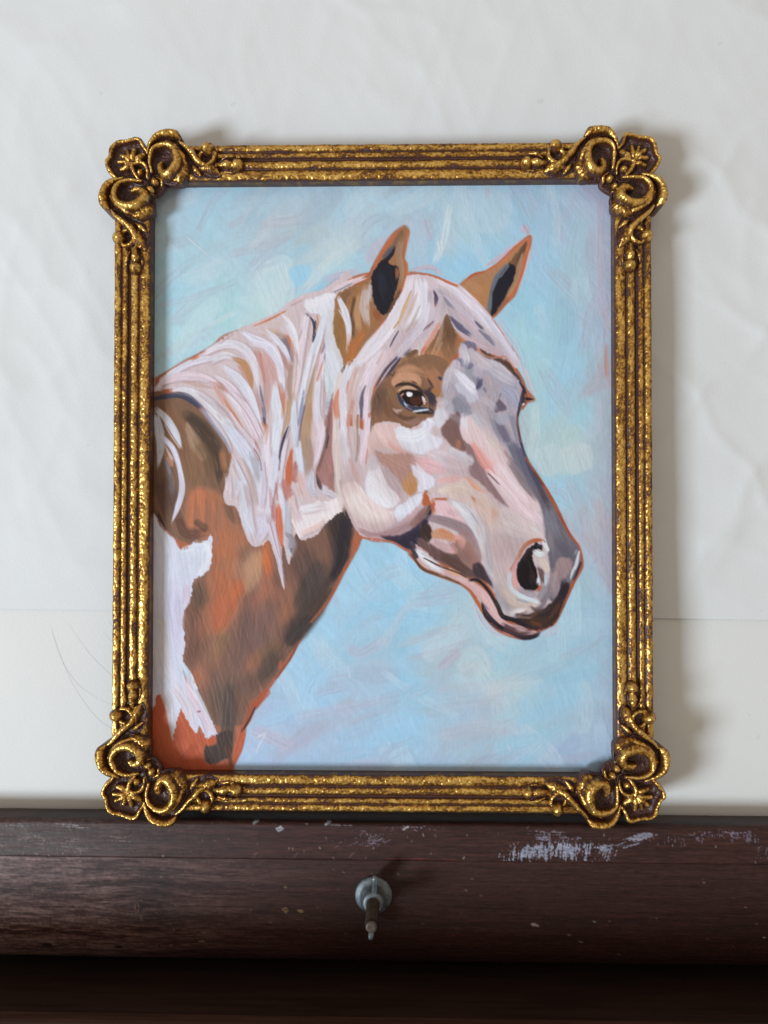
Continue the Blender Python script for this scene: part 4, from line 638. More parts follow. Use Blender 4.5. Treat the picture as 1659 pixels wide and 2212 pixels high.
class NT:
    """tiny node-tree writer"""
    def __init__(s, name):
        s.m = bpy.data.materials.new(name); s.m.use_nodes = True; s.t = s.m.node_tree
        s.b = s.t.nodes['Principled BSDF']
    def n(s, typ, **kw):
        nd = s.t.nodes.new(typ)
        for k, v in kw.items():
            if k[0] == '_': setattr(nd, k[1:], v)
            else: nd.inputs[k.replace('__', ' ')].default_value = v
        return nd
    def l(s, a, b): s.t.links.new(a, b)
    def coord(s, scale=(1, 1, 1)):
        tc = s.n('ShaderNodeTexCoord'); mp = s.n('ShaderNodeMapping'); mp.inputs['Scale'].default_value = scale
        s.l(tc.outputs['Object'], mp.inputs['Vector']); return mp.outputs[0]
    def noise(s, vec, scale, detail=4, rough=.6):
        nd = s.n('ShaderNodeTexNoise', Scale=scale, Detail=detail, Roughness=rough); s.l(vec, nd.inputs['Vector']); return nd.outputs['Fac']
    def ramp(s, fac, stops):
        r = s.n('ShaderNodeValToRGB'); e = r.color_ramp.elements
        e[0].position, e[0].color = stops[0][0], (*stops[0][1], 1)
        e[1].position, e[1].color = stops[-1][0], (*stops[-1][1], 1)
        for p, c in stops[1:-1]: x = e.new(p); x.color = (*c, 1)
        s.l(fac, r.inputs[0]); return r.outputs[0]
    def mix(s, fac, a, b, mode='MIX'):
        m = s.n('ShaderNodeMix', _data_type='RGBA', _blend_type=mode)
        for sock, v in ((m.inputs[0], fac), (m.inputs[6], a), (m.inputs[7], b)):
            if hasattr(v, 'links'): s.l(v, sock)
            else: sock.default_value = v if not isinstance(v, tuple) else (*v, 1)
        return m.outputs[2]
    def math(s, op, a, b=0.0):
        m = s.n('ShaderNodeMath', _operation=op)
        for sock, v in ((m.inputs[0], a), (m.inputs[1], b)):
            if hasattr(v, 'links'): s.l(v, sock)
            else: sock.default_value = v
        return m.outputs[0]
    def bump(s, h, strength, dist):
        b = s.n('ShaderNodeBump', Strength=strength, Distance=dist); s.l(h, b.inputs['Height']); s.l(b.outputs[0], s.b.inputs['Normal'])
    def attr(s, name):
        a = s.n('ShaderNodeAttribute', _attribute_name=name); return a

# ---------------------------------------------------------------- materials
def mat_paper(name, base, seed):
    t = NT(name); v = t.coord((1, 1, 1))
    n1 = t.noise(v, 9+seed, 5, .6); n2 = t.noise(v, 900, 2, .5); n3 = t.noise(v, 60, 4, .6)
    c = t.ramp(n1, [(.3, tuple(x*.955 for x in base)), (.7, base)])
    c = t.mix(t.math('MULTIPLY', n3, .10), c, (base[0]*.84, base[1]*.83, base[2]*.80))
    sp = t.ramp(t.noise(v, 130, 1, .3), [(.80, (0, 0, 0)), (.815, (1, 1, 1))])       # sparse specks in the pulp
    c = t.mix(t.math('MULTIPLY', sp, .12), c, (.34, .30, .25))
    t.l(c, t.b.inputs['Base Color']); t.b.inputs['Roughness'].default_value = .75; t.b.inputs['Specular IOR Level'].default_value = .25
    t.bump(t.math('ADD', t.math('MULTIPLY', n3, .5), n2), .16, .0006); return t.m
M_PAPER_A = mat_paper('paper_wrapping', (.765, .772, .775), 0)
M_PAPER_B = mat_paper('paper_cartridge', (.78, .776, .755), 3)

def mat_gold():
    t = NT('antique_gold'); v = t.coord(); g = t.attr('gold').outputs['Fac']
    fine = t.noise(v, 1500, 3, .6); mid = t.noise(v, 300, 3, .55)
    f = t.math('ADD', g, t.math('MULTIPLY', t.math('SUBTRACT', mid, .5), .42))
    mask = t.ramp(f, [(.30, (0, 0, 0)), (.50, (1, 1, 1))])
    gold = t.ramp(f, [(.36, (.13, .052, .020)), (.58, (.32, .155, .036)), (.78, (.56, .31, .070)), (1.0, (.78, .49, .14))])
    brown = t.ramp(fine, [(.3, (.030, .011, .010)), (.55, (.072, .025, .018)), (.75, (.16, .052, .028))])
    t.l(t.mix(mask, brown, gold), t.b.inputs['Base Color'])
    t.l(t.math('MULTIPLY', mask, .88), t.b.inputs['Metallic'])
    rr = t.math('ADD', t.math('MULTIPLY', mask, -.08), t.math('ADD', .36, t.math('MULTIPLY', fine, .14)))
    t.l(rr, t.b.inputs['Roughness'])
    t.bump(t.math('ADD', t.math('MULTIPLY', mid, .6), t.math('MULTIPLY', fine, .3)), .35, .0006); return t.m
M_GOLD = mat_gold()
def mat_dark(name, col, rough):
    t = NT(name); v = t.coord(); n = t.noise(v, 80, 4)
    t.l(t.ramp(n, [(.3, tuple(c*.6 for c in col)), (.7, col)]), t.b.inputs['Base Color']); t.b.inputs['Roughness'].default_value = rough; return t.m
M_BACK = mat_dark('raw_board', (.30, .22, .15), .8)

def mat_paint():
    t = NT('acrylic_paint'); a = t.attr('paint'); t.l(a.outputs['Color'], t.b.inputs['Base Color'])
    v = t.coord(); t.b.inputs['Roughness'].default_value = .44; t.b.inputs['Specular IOR Level'].default_value = .28
    t.bump(t.noise(v, 1800, 3, .6), .12, .0004); return t.m
M_PAINT = mat_paint()
def mat_wood_painted():
    t = NT('stained_wood'); a = t.attr('paint'); v = t.coord((34, 620, 620)); g = t.noise(v, 1.0, 8, .7); f = t.noise(t.coord((140, 1100, 1100)), 1.0, 4, .7)
    c = t.mix(.8, a.outputs['Color'], t.ramp(g, [(.25, (.45, .45, .45)), (.5, (1, 1, 1)), (.8, (1.35, 1.3, 1.3))]), 'MULTIPLY')
    c = t.mix(1.0, c, t.ramp(f, [(.30, (.55, .55, .55)), (.52, (1, 1, 1)), (.75, (1.5, 1.45, 1.45))]), 'MULTIPLY')
    t.l(c, t.b.inputs['Base Color']); t.l(t.math('ADD', .40, t.math('MULTIPLY', g, .22)), t.b.inputs['Roughness']); t.b.inputs['Specular IOR Level'].default_value = .35
    t.bump(t.math('ADD', g, t.math('MULTIPLY', f, .5)), .35, .0006); return t.m
M_WOODP = mat_wood_painted()
def mat_wood(name, dark, light):
    t = NT(name); v = t.coord((14, 240, 240)); g = t.noise(v, 1.0, 6, .65)
    t.l(t.ramp(g, [(.3, dark), (.72, light)]), t.b.inputs['Base Color']); t.b.inputs['Roughness'].default_value = .5; t.bump(g, .3, .0006); return t.m
M_WOOD = mat_wood('tray_wood', (.020, .010, .008), (.055, .026, .019))
M_WOODR = mat_wood('reddish_wood', (.045, .020, .014), (.11, .052, .036))
def mat_metal(name, a, b, rough, metal):
    t = NT(name); v = t.coord(); n = t.noise(v, 260, 5, .65)
    t.l(t.ramp(n, [(.3, a), (.7, b)]), t.b.inputs['Base Color']); t.b.inputs['Metallic'].default_value = metal
    t.l(t.math('ADD', rough-.1, t.math('MULTIPLY', n, .2)), t.b.inputs['Roughness']); t.bump(n, .2, .0004); return t.m
M_ZINC = mat_metal('dull_zinc', (.09, .105, .115), (.25, .285, .30), .50, .6)
M_STEEL = mat_metal('dark_steel', (.035, .026, .020), (.085, .062, .045), .5, .6)
M_TIP = mat_metal('worn_bolt_tip', (.05, .034, .026), (.13, .085, .065), .55, .3)
_t = NT('pencil'); _t.b.inputs['Base Color'].default_value = (.60, .60, .61, 1); _t.b.inputs['Roughness'].default_value = .7; M_PENCIL = _t.m

# ---------------------------------------------------------------- backdrop: wall and papers
WY = .0195
V, F = box_geo(-.6, .6, WY+.004, WY+.03, -.05, .75)
tag(mesh_obj('wall', V, F, M_BACK, smooth=False), kind='structure')

def paper(name, x0, x1, zb, zt, y, mat, folds, amp, seed, step=.0026, thick=.0004):
    nx = int((x1-x0)/step)+1; nz = int((zt-.0-zb(0))/step)+1
    X = np.linspace(x0, x1, nx)[None, :].repeat(nz, 0); T = np.linspace(0, 1, nz)[:, None].repeat(nx, 1)
    Zb = zb(X); Z = Zb+(zt-Zb)*T
    Y = np.full_like(X, y)
    D = amp*(.5+.5*vnoise(X*7+seed, Z*5, seed))+amp*.45*(vnoise(X*20, Z*14+seed, seed+1)+1)*.5
    for k, (fa, fb, am) in enumerate(((26, 8, .30), (44, 13, .20), (80, 26, .10))):      # crumpled ridges, running two ways
        for sg in (1, -1):
            p_ = X*.85+sg*Z*.52; q_ = Z*.85-sg*X*.52
            D += amp*am*(1-np.abs(vnoise(p_*fa+3*vnoise(X*9, Z*9, 77+k), q_*fb, seed+20+k+(7 if sg > 0 else 0))))**3
    for (ax, az, bx, bz, h, w) in folds:                       # soft creases
        dx, dz = bx-ax, bz-az; L = math.hypot(dx, dz); s = ((X-ax)*dx+(Z-az)*dz)/L; d = ((X-ax)*dz-(Z-az)*dx)/L
        d = d+.004*vnoise(s*40, s*0, seed+5)
        fade = np.clip(np.minimum(s+.02, L-s+.02)/.05, 0, 1)
        D += h*fade*np.exp(-np.abs(d)/(w*.7))
    Y -= D*np.clip((Z-Zb)/.05+.12, 0, 1)                        # lies flat along its lower edge
    V = np.c_[X.ravel(), Y.ravel(), Z.ravel()]; Fq = grid_faces(nz, nx)[:, ::-1]
    n = len(V)
    e = np.r_[np.arange(nx), np.arange(nx, nx*nz, nx)+nx-1][:nx]
    V1 = V[:nx].copy(); V2 = V1.copy(); V2[:, 1] += thick*.4         # lower edge gives the sheet its thickness
    Vb = np.vstack([V, V1, V2]); i = np.arange(nx-1)
    Fe = np.stack([n+i, n+i+1, n+nx+i+1, n+nx+i], -1)
    return mesh_obj(name, Vb, np.vstack([Fq, Fe]), mat)
o = paper('paper_sheet', -.45, .45, lambda x: .1105-.012*x, .56, WY-.0002, M_PAPER_A,
          [(.155, .10, .24, .25, .0016, .010), (.15, .39, .30, .23, .0014, .012), (.05, .52, .26, .41, .0010, .02), (-.25, .40, -.12, .47, .0012, .018),
           (-.23, .36, -.14, .24, .0009, .016), (-.30, .18, -.16, .26, .0009, .014), (-.05, .40, .02, .53, .0008, .02), (.14, .30, .22, .36, .0009, .012), (.17, .12, .215, .18, .001, .008), (.150, .205, .245, .300, .0010, .0040), (.245, .130, .150, .262, .0009, .0040), (.170, .330, .235, .420, .0008, .004), (-.25, .30, -.16, .36, .0006, .004), (-.08, .47, .03, .44, .0006, .005)], .0016, 2)
tag(o, 'large creased off-white paper sheet hanging behind the upper gilt frame', 'paper')
o = paper('paper_sheet', -.46, .46, lambda x: -.006+0*x, .20, WY+.0012, M_PAPER_B, [(.14, .05, .3, .02, .0006, .02)], 0.0, 9)
tag(o, 'smooth white paper sheet above the wooden ledge, tucked under the creased one', 'paper')
lower_paper = o
def strip(name, pts, w, y, mat, parent):
    p = catmull(np.array(pts, float), False, 8); tg = np.gradient(p, axis=0); tg /= np.hypot(tg[:, 0], tg[:, 1])[:, None]
    nr = np.c_[-tg[:, 1], tg[:, 0]]; k = np.sin(np.linspace(.15, math.pi-.15, len(p)))[:, None]*w/2
    a = p+nr*k; b = p-nr*k
    V = [(q[0], y, q[1]) for q in a]+[(q[0], y, q[1]) for q in b]; n = len(p)
    F = [(i, n+i, n+i+1, i+1) for i in range(n-1)]
    return mesh_obj(name, V, F, mat, parent)
for pts in ([(-.188, .104), (-.182, .085), (-.172, .070), (-.160, .062)], [(-.187, .100), (-.176, .072), (-.160, .050), (-.142, .041), (-.134, .040)],
            [(-.178, .105), (-.165, .087), (-.150, .073), (-.137, .067)], [(-.160, .0615), (-.146, .056), (-.134, .050)], [(-.158, .100), (-.146, .088), (-.131, .078)],
            [(-.155, .106), (-.145, .095)], [(-.147, .087), (-.141, .076), (-.131, .068)], [(-.146, .049), (-.134, .040)]):
    strip('pencil_line', pts, .00026, WY+.00115, M_PENCIL, lower_paper)

# ---------------------------------------------------------------- easel ledge
ledge = empty('easel_ledge', (0, 0, 0), (0, rad(.2), 0))
tag(ledge, 'dark stained wooden easel ledge smeared with pale paint, carrying the gilt frame', 'easel ledge')
LX0, LX1 = -.34, .34
LF = .0012                                     # front of the lip
def wood_canvas(nx, nz):
    global COL, HGT, PW, PH
    COL = np.zeros((nz, nx, 3)); HGT = np.zeros((nz, nx)); PW, PH = nx, nz
# lip: a profile swept along x, its front carries the dry-brushed marks
MM = 2200                                     # cells per metre on the lip front
nx, nz = int((LX1-LX0)*MM), int(.0205*MM)+1
wood_canvas(nx, nz)
Yy, Xx = np.mgrid[0:nz, 0:nx].astype(float)
xm = LX0+Xx/MM
base = np.array([60, 34, 29])/255.
g = .5*vnoise(Xx/60, Yy/1.6, 41)+.3*vnoise(Xx/18, Yy/1.2, 42)+.2*vnoise(Xx/5, Yy/5, 43)
COL[:] = base*(1+.28*g)[..., None]
sheen_wear = np.clip((-.05-xm)/.12, 0, 1)*np.clip(.78+.4*vnoise(Xx/70, Yy/9, 44)+.40*vnoise(Xx/14, Yy/1.6, 45)+.40*vnoise(Xx/2.5, Yy/3.5, 46)+.25*vnoise(Xx/1.6, Yy/1.6, 47), 0, 1)      # left end rubbed pale, and its window sheen painted into the colour
COL[:] = COL*(1-.72*sheen_wear[..., None])+np.array([138, 118, 112])/255*(.45*sheen_wear[..., None])
LP = lambda X, Zt: ((X-LX0)*MM, Zt*MM)        # metres along x, metres below the lip's top edge
def LS(pts, w, col, **k):
    p = np.array([LP(*q) for q in pts]); S('', np.array(w)*MM, col, raw=p, **k)
PB = (160, 166, 188)
lr = np.random.default_rng(5)
def dryb(x0, x1, z0, z1, ang, cover, col, a=.85, slant=0.0, ragx=.004, ragz=.0015):
    """a dry-brushed smear: paint caught on the high grain only"""
    xs, zs = xm, Yy/MM; xs2 = xs-slant*(zs-z0)
    th = math.radians(ang); p = (Xx*math.cos(th)+Yy*math.sin(th)); q = (-Xx*math.sin(th)+Yy*math.cos(th))
    n = .34*vnoise(p/20, q/1.2, int(x0*9999) % 97)+.24*vnoise(p/6, q/.9, 3)+.42*vnoise(Xx/1.5, Yy/1.5, 5)+.40*vnoise(Xx/24, Yy/8, 6)
    e = np.minimum(np.minimum((xs2-x0)/ragx, (x1-xs2)/ragx), np.minimum((zs-z0)/ragz, (z1-zs)/ragz))
    e = np.clip(e+.8*vnoise(p/14, q/1.5, 11), -2, 1)
    m = np.clip((n+cover-1+e*.9)*2.6, 0, 1)*a*(e > -.6)
    COL[:] = COL*(1-m[..., None])+np.array(col)/255*m[..., None]*(1+.10*n[..., None]); HGT[:] += m*.5
dryb(.069, .1125, .0100, .0192, 96, .62, PB, .85, ragx=.009, ragz=.0025); dryb(.072, .111, .0015, .0098, 4, .06, PB, .55, ragx=.012, ragz=.004); dryb(.080, .110, .0055, .0110, 102, .22, (140, 142, 172), .55, ragx=.012, ragz=.004)
dryb(.1155, .129, .0110, .0195, 110, .34, PB, .75, slant=-.6); dryb(.125, .142, .0088, .0122, 160, .36, PB, .7, slant=-4.); dryb(.138, .152, .0030, .0080, 158, .34, PB, .7, slant=-2.5)
dryb(.150, .205, .0008, .0095, 92, .10, (140, 142, 172), .55, ragx=.012, ragz=.003); dryb(.15, .21, .0008, .0060, 2, .08, (150, 152, 182), .5, ragx=.02); dryb(.198, .22, .0095, .018, 100, .12, (130, 130, 152), .5)
dryb(.001, .039, .0004, .0032, 3, .16, (150, 150, 176), .6, ragx=.012); dryb(-.011, .024, .0010, .0140, 155, .16, (150, 140, 166), .6, slant=-2.0, ragx=.008)
dryb(-.10, .0, .0002, .0020, 2, .08, (180, 184, 196), .6, ragx=.02); dryb(-.28, -.145, .0004, .0060, 2, .12, (178, 182, 192), .5, ragx=.03, ragz=.003); dryb(-.30, -.12, .006, .019, 2, .0, (166, 146, 140), .4, ragx=.05, ragz=.004)
dryb(-.112, -.087, .0052, .0076, 2, .14, (166, 166, 176), .55, ragx=.008)
for x, z in ((-.0565, .0036), (-.0555, .0046), (-.069, .0008), (-.03, .001), (.012, .003)): LS([(x, z), (x+.0022, z-.0012)], .0013, (190, 198, 208), a=.75, dry=.4)
for k in range(90):
    x = lr.uniform(-.2, .2); y = lr.uniform(.001, .019); LS([(x, y), (x+lr.uniform(-.0006, .0006), y+.0008)], lr.uniform(.0004, .0009), [(140, 118, 108), (34, 18, 16), (176, 168, 166)][k % 3], a=.6, dry=.3)
for k in range(8):
    x = lr.uniform(.0, .06); LS([(x, .019), (x+.008, .019)], .0007, (120, 44, 36), a=.5, dry=.6)
for x in (-.069, -.047, -.017): LS([(x, .0188), (x+.001, .0172), (x+.003, .0158)], .0010, (96, 70, 60), a=.8, dry=.3)
_c = COL; _h = HGT+.35*g
z = -Yy/MM
# rounded top arris and a slightly rounded lower edge
yy = np.full_like(z, LF); top = np.clip(1-Yy/(.0022*MM), 0, 1); yy += .0016*top**2
bot = np.clip((Yy-(nz-1-.0012*MM))/(.0012*MM), 0, 1); yy += .0009*bot**2
yy -= _h*.00016
V = np.c_[xm.ravel(), yy.ravel(), z.ravel()]
# top surface and underside rows
xr = xm[0]; n0 = len(V)
rows = [np.c_[xr, np.full(nx, y_), np.full(nx, z_)+np.where(y_ < WY-.004, .00012*vnoise(xr*200, xr*0+y_*900, 3), 0)] for y_, z_ in ((LF+.0035, .0006), (LF+.009, .0008), (WY-.0032, .0007), (WY-.0018, -.0010), (WY-.0018, -.018))]
rows.reverse()
und = [np.c_[xr, np.full(nx, LF+.004), np.full(nx, -.0206)]]
allV = np.vstack(rows+[V]+und); nr = len(rows)+nz+1
ct = np.tile(np.array([50, 33, 28])/255., (len(rows)*nx, 1))*(1+.25*vnoise(np.tile(xr, len(rows))*60, np.repeat(np.arange(len(rows)), nx)*1., 8))[:, None]
attr = np.vstack([ct, _c.reshape(-1, 3), np.tile(base*.6, (nx, 1))])
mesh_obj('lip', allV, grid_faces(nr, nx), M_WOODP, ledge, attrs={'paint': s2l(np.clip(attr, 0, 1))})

# main board under the lip, with a bull-nosed lower edge
MM2 = 1800; nx, nz = int((LX1-LX0)*MM2), int((.036+.030*math.pi/2)*MM2)
wood_canvas(nx, nz); Yy, Xx = np.mgrid[0:nz, 0:nx].astype(float); xm = LX0+Xx/MM2
dk = np.hypot((xm+.132), (Yy/MM2-.0277)*1.0)                     # a knot and the grain that bends round it
wv = 7*np.exp(-(dk/.02)**2)*np.sign(Yy/MM2-.0277)
g = .5*vnoise(Xx/70, (Yy-wv)/2.2, 51)+.3*vnoise(Xx/22, (Yy-wv)/1.1, 52)+.25*vnoise(Xx/3, Yy/3, 53)
COL[:] = np.array([57, 33, 28])/255.*(1+.22*g)[..., None]
sheen_wear = np.clip((-.02-xm)/.16, 0, 1)*np.clip(.50+.34*vnoise(Xx/90, (Yy-wv)/7, 54)+.42*vnoise(Xx/26, (Yy-wv)/1.7, 55)+.34*vnoise(Xx/7, Yy/1.2, 57)+.22*vnoise(Xx/2., Yy/2., 58), 0, 1)  # paler left end: window sheen painted into the board's colour
COL[:] = COL*(1-.62*sheen_wear[..., None])+np.array([176, 150, 144])/255*(.62*sheen_wear[..., None])
COL *= (1-.35*np.exp(-((xm+.122)/.014)**2-((Yy/MM2-.021)/.012)**2)*(.6+.4*vnoise(Xx/5, Yy/5, 56)))[..., None]
def BS(pts, w, col, **k):
    p = np.array([((q[0]-LX0)*MM2, q[1]*MM2) for q in pts]); S('', np.array(w)*MM2, col, raw=p, **k)
BS([(-.1335, .024), (-.1325, .0277), (-.1333, .0315)], (.001, .0034, .001), (120, 92, 82), a=.7); BS([(-.1332, .0252), (-.1325, .0277), (-.1332, .0302)], .0009, (40, 22, 20), a=.9); BS([(-.1308, .025), (-.1312, .0305)], .0008, (46, 26, 24), a=.8)
BS([(-.131, .031), (-.130, .035)], .0016, (150, 132, 128), a=.5, dry=.6)
for x, y, c, w in [(0.0824, 0.0338, (176, 156, 150), 0.0022), (0.0843, 0.0344, (150, 128, 122), 0.0016), (0.1014, 0.0395, (126, 106, 100), 0.0015), (0.1077, 0.0433, (168, 150, 142), 0.0016), (0.0393, 0.0408, (120, 30, 30), 0.0014), (0.1147, 0.0319, (150, 150, 150), 0.001), (0.2053, 0.0395, (190, 184, 180), 0.001), (-0.0518, 0.0275, (150, 126, 76), 0.0024), (-0.0435, 0.0281, (156, 130, 84), 0.0022), (-0.0974, 0.0471, (150, 132, 100), 0.0024), (-0.1829, 0.0512, (26, 18, 20), 0.0036), (-0.1436, 0.0522, (30, 22, 24), 0.003), (-0.0518, 0.0154, (140, 118, 76), 0.0013), (-0.0594, 0.0347, (150, 120, 80), 0.0013), (-0.1221, 0.0266, (160, 150, 130), 0.0009)]:
    BS([(x-w*.6, y), (x+w*.6, y+w*.15)], (w*.5, w, w*.4), c, a=.85, dry=.6)
for k in range(110):
    x = lr.uniform(-.22, .22); y = lr.uniform(.002, .055); BS([(x, y), (x+.0006, y)], lr.uniform(.0005, .0011), [(150, 132, 124), (130, 100, 84), (40, 26, 26), (104, 62, 56)][k % 4], a=.55, dry=.3)
s = Yy/MM2; R = .030; L0 = .036
th = np.clip((s-L0)/R, 0, math.pi/2)
zz = -.0202-np.where(s < L0, s, L0+R*np.sin(th)*.95); yb = LF+.0015+np.where(s < L0, 0, R*.8*(1-np.cos(th)))-(HGT+.35*g)*.00012
V = np.c_[xm.ravel(), yb.ravel(), zz.ravel()]
xr = xm[0]; back = np.c_[xr, np.full(nx, WY+.002), np.full(nx, zz.min())]
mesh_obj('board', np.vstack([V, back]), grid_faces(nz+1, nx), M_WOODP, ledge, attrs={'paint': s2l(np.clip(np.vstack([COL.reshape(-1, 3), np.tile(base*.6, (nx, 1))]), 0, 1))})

# brush tray below, and the dark upright board behind the gap
tray = empty('brush_tray', (0, 0, -.101), (0, rad(.2), 0)); tag(tray, 'dark wooden brush tray with reddish divider below the easel ledge', 'tray')
def rounded_bar(name, x0, x1, prof, mat, parent):
    prof = np.array(prof); n = len(prof); xs = np.linspace(x0, x1, 60)
    V = np.concatenate([np.c_[np.full(n, x), prof] for x in xs]); i = np.arange(60*n).reshape(60, n)
    j = np.roll(i, -1, 1); Fq = np.stack([i[:-1], j[:-1], j[1:], i[1:]], -1).reshape(-1, 4)
    F = [tuple(f) for f in Fq]+[tuple(i[0][::-1]), tuple(i[-1])]
    return mesh_obj(name, V, F, mat, parent, smooth=False)
rounded_bar('tray_floor', LX0, LX1, [(-.084, .004), (-.083, .005), (.110, .005), (.110, -.004), (-.084, -.004)], M_WOOD, tray)  # front part is out of view, extended to block low light
rounded_bar('divider', LX0, LX1, [(-.0235, .0045), (-.0225, .0058), (-.0205, .0062), (-.0145, .0062), (-.0135, .0045)], M_WOODR, tray)
rounded_bar('shade_rail', LX0, LX1, [(-.0900, .0245), (-.0885, .0260), (-.0855, .0260), (-.0842, .0245), (-.0842, -.010), (-.0900, -.010)], M_WOODR, tray)  # added unseen rail, keeps low light off the board's lower edge
V, F = box_geo(LX0, LX1, .104, .110, -.0955, -.055)
mesh_obj('back_board', V, F, M_WOOD, ledge, smooth=False)
V, F = box_geo(LX0, LX1, WY+.0045, .112, -.055, -.051)
mesh_obj('bracket_board', V, F, M_WOOD, ledge, smooth=False)

# ---------------------------------------------------------------- wing bolt
BX, BZ = -.0042, -.0388; BY = LF+.0016
wb = empty('wing_bolt', (BX, BY, BZ)); tag(wb, 'grey zinc wing nut on a dark threaded bolt sticking out of the ledge', 'wing bolt')
def lathe(name, prof, mat, parent, n=40, tilt=None):
    """prof: (distance out of the board, radius)"""
    prof = np.array(prof); a = np.linspace(0, 2*math.pi, n, endpoint=False); V = []
    for d, r in prof: V += [(r*math.cos(t), -d, r*math.sin(t)) for t in a]
    k = len(prof); i = np.arange(k*n).reshape(k, n); j = np.roll(i, -1, 1)
    F = [tuple(f) for f in np.stack([i[:-1], i[1:], j[1:], j[:-1]], -1).reshape(-1, 4)]+[tuple(i[0]), tuple(i[-1][::-1])]
    return mesh_obj(name, V, F, mat, parent)
nut = lathe('wing_nut', [(0, .0096), (.0006, .0101), (.0016, .0101), (.0024, .0096), (.0026, .0086), (.0030, .0074), (.0042, .0064), (.0075, .0059), (.0105, .0056), (.0112, .0050), (.0113, .0036)], M_ZINC, wb)
for sgn in (1, -1):
    oz = np.array([(.0030, .0050), (.0020, .0078), (.0048, .0122), (.0100, .0156), (.0148, .0170), (.0168, .0160), (.0166, .0138), (.0140, .0098), (.0112, .0062), (.0100, .0048)])
    p = catmull(oz, True, 4); n = len(p); cen = p.mean(0); V = []; F = []
    for x, k in ((-.0008, 1.0), (-.0013, .9), (.0013, .9), (.0008, 1.0)):
        V += [(x, -(cen[0]+(q[0]-cen[0])*k), sgn*(cen[1]+(q[1]-cen[1])*k)) for q in p]
    for a_, b_ in ((1, 0), (0, 3), (3, 2)):
        for i in range(n): F.append((a_*n+i, a_*n+(i+1) % n, b_*n+(i+1) % n, b_*n+i))
    F += [tuple(range(n, 2*n)), tuple(range(2*n, 3*n))[::-1]]
    w = mesh_obj('wing', V, F, M_ZINC, nut); w.rotation_euler = (0, rad(4), 0)
# threaded shaft: real helix ridges
nt, na = 150, 28; V = []
for i in range(nt):
    d = .004+i/(nt-1)*.0312
    for k in range(na):
        t = 2*math.pi*k/na; ph = (d/.00095-k/na) % 1
        r = .00345-.00028*abs(2*ph-1)*2*(1 if d < .0338 else 0)-(.0003 if d > .0338 else 0)
        V.append((r*math.cos(t), -d, r*math.sin(t)))
i = np.arange(nt*na).reshape(nt, na); j = np.roll(i, -1, 1)
shaft = mesh_obj('bolt_shaft', np.array(V), np.stack([i[:-1], i[1:], j[1:], j[:-1]], -1).reshape(-1, 4), M_STEEL, wb)
lathe('bolt_tip', [(.0348, .0031), (.0358, .0030), (.0364, .0027), (.0366, .0018), (.0364, .0003)], M_TIP, wb, 24)

# ---------------------------------------------------------------- painting
fr = empty('picture_frame', (0, 0, 0), (-LEAN, 0, 0))
tag(fr, 'antique gilt picture frame with beaded rails and scrolled corner ornaments, standing on the ledge', 'picture frame')
pt = empty('horse_painting', (0, 0, 0), (-LEAN, 0, 0))
tag(pt, 'painting of a brown and white horse head on pale blue, set in the gilt frame', 'painting')
def paint_surface(C, H):
    nu, nv = 612, 782
    U, Vv = np.meshgrid(np.linspace(-.012, 1.012, nu), np.linspace(-.010, 1.010, nv))
    q = np.array([[337, 408], [1320, 397], [1322, 1665], [328, 1664]], float)*3000/1659
    Pq = (q[0]*(1-U[..., None])+q[1]*U[..., None])*(1-Vv[..., None])+(q[3]*(1-U[..., None])+q[2]*U[..., None])*Vv[..., None]
    fx = np.clip((Pq[..., 0]-PX0)/RS, 0, C.shape[1]-1.01); fy = np.clip((Pq[..., 1]-PY0)/RS, 0, C.shape[0]-1.01)
    ix, iy = fx.astype(int), fy.astype(int); ax, ay = fx-ix, fy-iy
    def smp(A):
        e = (slice(None), slice(None))+(None,)*(A.ndim-2); a, b = ax[e], ay[e]
        return (A[iy, ix]*(1-a)+A[iy, ix+1]*a)*(1-b)+(A[iy+1, ix]*(1-a)+A[iy+1, ix+1]*a)*b
    c = s2l(smp(C)); h = smp(H)
    X = (U-.5)*OPEN_W; Z = PC+(.5-Vv)*OPEN_H
    V = np.c_[X.ravel(), (-h*.00022).ravel(), Z.ravel()]
    return V, grid_faces(nv, nu), np.clip(c*np.array([1.045, 1.0, .985])*PAINT_GAIN, 0, .92).reshape(-1, 3)
PAINT_GAIN = 1.03
V, Fq, c = paint_surface(PIC_C, PIC_H)
mesh_obj('painted_surface', V, Fq, M_PAINT, pt, attrs={'paint': c})
V, F = box_geo(-OPEN_W/2-.0035, OPEN_W/2+.0035, .0006, .0036, PC-OPEN_H/2-.0035, PC+OPEN_H/2+.0035)
mesh_obj('panel', V, F, M_BACK, pt, smooth=False)

